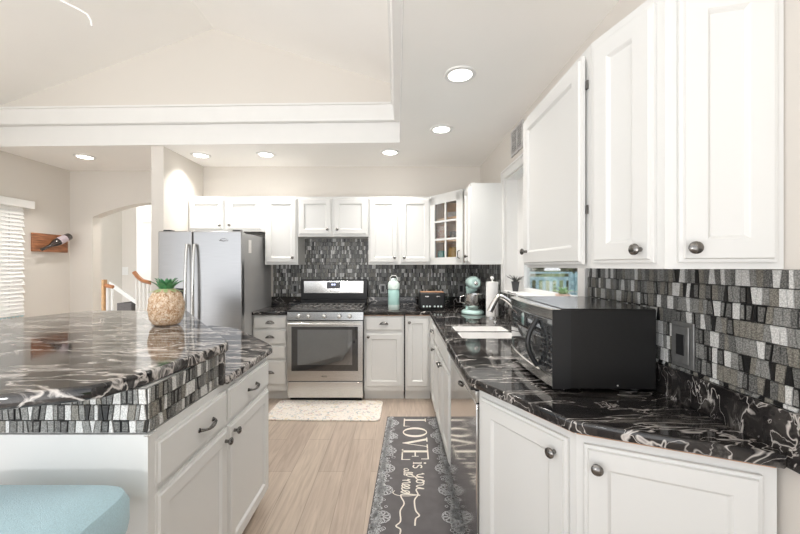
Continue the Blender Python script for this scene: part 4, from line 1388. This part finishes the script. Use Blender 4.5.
# 'is' upright small serif
mb = MB(); KX = 1; oyy, oxx, S = 2.50, .145, .095
rect(.05, .20, 0, .62); rect(-.02, .27, 0, .05); rect(-.02, .2, .58, .63); rect(.04, .21, .78, .95)
stroke([(.75, .55), (.62, .62), (.42, .58), (.38, .46), (.50, .36), (.70, .26), (.74, .12), (.60, .01), (.40, .06)], .10, oyy, oxx, S, mb)
# script 'all'
A = (2.425, .085, .055)
mb.build('small_lettering', 'rugink', t, fix=False); mb = MB()
stroke([(.55, .45), (.35, .55), (.08, .35), (.08, .08), (.30, .0), (.52, .25), (.58, .5), (.55, .1), (.70, .02), (.90, .35), (1.05, .95), (.92, 1.0), (.86, .4), (.95, .02), (1.15, .15), (1.35, .9), (1.24, 1.0), (1.18, .4), (1.28, .02), (1.5, .15)], .12, *A, mb)
# script 'you' with a long tail
Yy = (2.365, .165, .085)
mb.build('script_lettering', 'rugink', t, fix=False); mb = MB()
stroke([(0, .45), (.08, .6), (.16, .2), (.36, .08), (.55, .55), (.50, .1), (.42, -.5), (.22, -.75), (.10, -.5), (.45, -.1), (.78, .10), (.86, .45), (1.02, .6), (1.22, .4), (1.15, .08), (.92, .05), (.86, .35), (1.1, .55), (1.45, .5), (1.52, .15), (1.70, .05), (1.92, .55), (1.90, .1), (2.1, .0), (2.6, .12), (3.2, -.12), (4.2, -.05), (4.7, .18), (5.0, -.05), (5.6, -.1)], .10, *Yy, mb)
# script 'need' with a long tail
Nd = (2.30, .075, .090)
mb.build('script_lettering', 'rugink', t, fix=False); mb = MB()
stroke([(0, .4), (.10, .55), (.14, .05), (.16, .35), (.38, .58), (.46, .1), (.62, .08), (.80, .35), (.72, .55), (.58, .35), (.70, .03), (.95, .12), (1.10, .38), (1.0, .55), (.88, .3), (1.02, .02), (1.30, .15), (1.58, .5), (1.38, .5), (1.30, .2), (1.46, .0), (1.66, .5), (1.80, 1.25), (1.72, .6), (1.70, .05), (1.95, .0), (2.6, .22), (3.3, .0), (4.2, .05), (4.6, -.2), (4.9, .08), (5.6, -.02)], .09, *Nd, mb)
stroke([(1.30, -.45), (1.55, -.55), (1.80, -.2), (1.86, .5), (1.74, 1.2)], .06, *Nd, mb)
mb.build('script_lettering', 'rugink', t, fix=False)

# ------------------------------------------------------------------ vent, recessed lights, wall pieces
t = thing('air_vent', 'square grey louvred air vent high on the right wall above the window', 'vent', (WX - .001, 3.045, 2.285), -PI / 2)
MB().box(0, .28, -.012, 0, 0, .022).box(0, .28, -.012, 0, .193, .215).box(0, .022, -.012, 0, .022, .193).box(.258, .28, -.012, 0, .022, .193).box(.13, .15, -.011, 0, .022, .193).build('frame', 'ventwhite', t)
mb = MB()
for i in range(9): mb.box(.022, .258, -.010, -.002, .030 + i * .0185, .038 + i * .0185)
mb.build('louvres', 'ventwhite', t)
MB().box(.022, .258, -.0018, -.0002, .022, .193).build('backing', 'charcoalpot', t)

LG = 'recessed ceiling lights'
lights = [(.383, 2.185, 'recessed ceiling light nearest the camera above the sink run'),
          (.378, 3.06, 'recessed ceiling light over the sink, second nearest the camera'),
          (-.072, 3.68, 'recessed ceiling light near the back wall, right of the range cabinets'),
          (-1.365, 3.75, 'recessed ceiling light above the cabinet left of the range'),
          (-2.06, 3.78, 'recessed ceiling light just right of the partition above the fridge'),
          (-3.32, 3.83, 'recessed ceiling light left of the partition near the wall with the arch')]
t0 = thing('ceiling_light', lights[0][2], 'ceiling light', (lights[0][0], lights[0][1], CZ), 0, LG)
MB().lathe([(.098, -.001), (.094, -.009), (.072, -.010), (.070, -.001)], seg=36, cap=False).build('trim_ring', 'trim', t0, smooth=True)
MB().lathe([(.070, -.004), (.066, -.0075), (.03, -.009), (.001, -.0095)], seg=32).build('lens', 'lens', t0, smooth=True)
ls = [t0]
for (x, y, l) in lights[1:]:
    q = dup_tree(t0); q.location = (x, y, CZ); q['label'] = l; ls.append(q)
for q in ls:
    la = bpy.data.lights.new('lamp', 'AREA'); la.shape = 'DISK'; la.size = .13; la.spread = R(105); la.energy = LAMP_POWER; la.color = (1, .96, .91)
    lo = bpy.data.objects.new('lamp', la); COL.objects.link(lo); lo.parent = q; lo.location = (0, 0, -.014)

la = bpy.data.lights.new('hall_fill', 'POINT'); la.energy = 22; la.color = (1, .98, .95); la.shadow_soft_size = .2  # unseen fill light added to brighten the hall
lo = bpy.data.objects.new('hall_fill', la); COL.objects.link(lo); lo.location = (-3.4, 5.0, 2.7)

# white curved arm of a hanging fixture at the upper left
t = thing('ceiling_fixture', 'thin white curved arm of a ceiling fixture at the top left', 'light fixture', (-2.30, 2.05, 0))
zc = PKZ - .375 * (PKX + 2.30) * -1
MB().lathe([(.06, 0), (.055, -.03), (.02, -.04)], (0, 0, zc + .02), seg=20).build('canopy', 'trim', t, smooth=True)
MB().tube([(0, 0, zc), (0, 0, zc - .22)], .008, 8).build('stem', 'trim', t, smooth=True)
ap = [(0, 0, zc - .20), (.15, 0, 3.02), (.365, 0, 2.893), (.50, 0, 2.825), (.54, 0, 2.80), (.558, 0, 2.765), (.563, 0, 2.735)]
MB().tube(ap, .0055, 8).build('arm', 'trim', t, smooth=True)

la = bpy.data.lights.new('lamp', 'POINT'); la.energy = 3; la.color = (1, .95, .88); la.shadow_soft_size = .12  # unseen point light added off the fixture arm to lift the vault
lo = bpy.data.objects.new('lamp', la); COL.objects.link(lo); lo.parent = t; lo.location = (-.45, -.5, 2.80)

# plaque with bottle
t = thing('wall_plaque', 'chestnut wooden wall plaque holding a bottle on the left wall', 'wall decor', (LX + .001, 3.93, 1.53), 0)
MB().box(0, .024, 0, .42, 0, .205).build('board', 'plaque', t, bevel=.003)
MB().tube([(.02, .24, .10), (.075, .24, .095)], .008, 8).build('bottle_peg', 'pewter', t, smooth=True)
t = thing('wine_bottle', 'dark wine bottle lying slanted on the wooden wall plaque', 'bottle', (LX + .085, 3.965, 1.55), 0)
t.scale = (1.2, 1.2, 1.2)
ax = Vector((.03, .30, .17)).normalized()
MB().lathe([(.014, 0), (.015, .02), (.013, .025), (.013, .085), (.030, .125), (.036, .15), (.036, .285), (.033, .292), (.01, .288)], (0, 0, 0), ax, 20).build('glass', 'bottle', t, smooth=True)
MB().lathe([(.0366, .17), (.0366, .245)], (0, 0, 0), ax, 20, cap=False).build('label', 'label', t, smooth=True)

# ------------------------------------------------------------------ hall: stairs, railings, switch, chime
def P3(px, py, Y): s = 360 / Y; return ((px - 397) / s, Y, 1.37 + (266 - py) / s)
t = thing('staircase', 'staircase with dark carpet and white stringer beyond the arch', 'stairs', (-5.0, 6.4, 0))
mb = MB()
for i in range(4):
    mb.box(.1 - .0 + 0, .1 + .25 * (4 - i), -.1, .75, i * .18, (i + 1) * .18)
mb.build('steps', 'carpet', t)
MB().extr([(-.0, 1.02), (-.0, 1.10), (1.30, .20), (1.30, .12)], 'y', -.14, -.11).build('stringer', 'trim', t)
def rail(name, label, Y, path, bal, newel=None, r=.028):
    p0 = P3(*path[0], Y)
    t = thing(name, label, 'stair railing', (p0[0], Y, 0))
    pts = [P3(a, b_, Y) for a, b_ in path]
    MB().tube([(p[0] - p0[0], 0, p[2]) for p in pts], r, 8).build('handrail', 'oakrail', t, smooth=True)
    for px in bal:
        for (a, b_), (c_, d_) in zip(path, path[1:]):
            if a <= px <= c_: py = b_ + (d_ - b_) * (px - a) / max(c_ - a, 1e-6)
        q = P3(px, py, Y)
        MB().lathe([(.018, 0), (.018, .25), (.024, .3), (.014, .36), (.018, q[2] - .2), (.016, q[2] - .03)], (q[0] - p0[0], 0, .001), seg=8).build('baluster', 'trim', t, smooth=True)
    if newel:
        q = P3(newel, path[0][1], Y)
        MB().box(q[0] - p0[0] - .035, q[0] - p0[0] + .035, -.035, .035, .001, q[2] + .02).build('newel_post', 'oaknewel', t)
rail('stair_railing', 'short stair railing with pale oak newel post at the left of the arch', 5.3, [(99, 281), (104, 285), (113, 287)], [107.5, 112.5], 103)
rail('stair_railing', 'white baluster stair railing with brown handrail sloping down beside the pineapple', 5.0, [(134, 272), (138, 277), (143, 281), (152, 283), (158, 283)], [137, 141, 145, 149, 153])
q = P3(125, 271, 7.19)
t = thing('light_switch', 'white light switch plate on the hall wall beyond the arch', 'switch', (q[0], 7.199, q[2]))
MB().box(-.06, .06, -.01, 0, -.08, .08).build('cover_plate', 'trim', t, bevel=.003)
MB().box(-.012, .012, -.016, -.010, -.025, .025).build('toggle', 'trim', t)
q = P3(148.5, 218, 5.59)
t = thing('door_chime', 'white door chime box high on the hall wall beyond the arch', 'chime', (q[0], 5.599, q[2]))
MB().box(-.09, .09, -.05, -.001, -.065, .065).build('case', 'trim', t, bevel=.006)
MB().box(-.07, .07, -.053, -.050, -.05, .05).build('grille', 'blind', t)
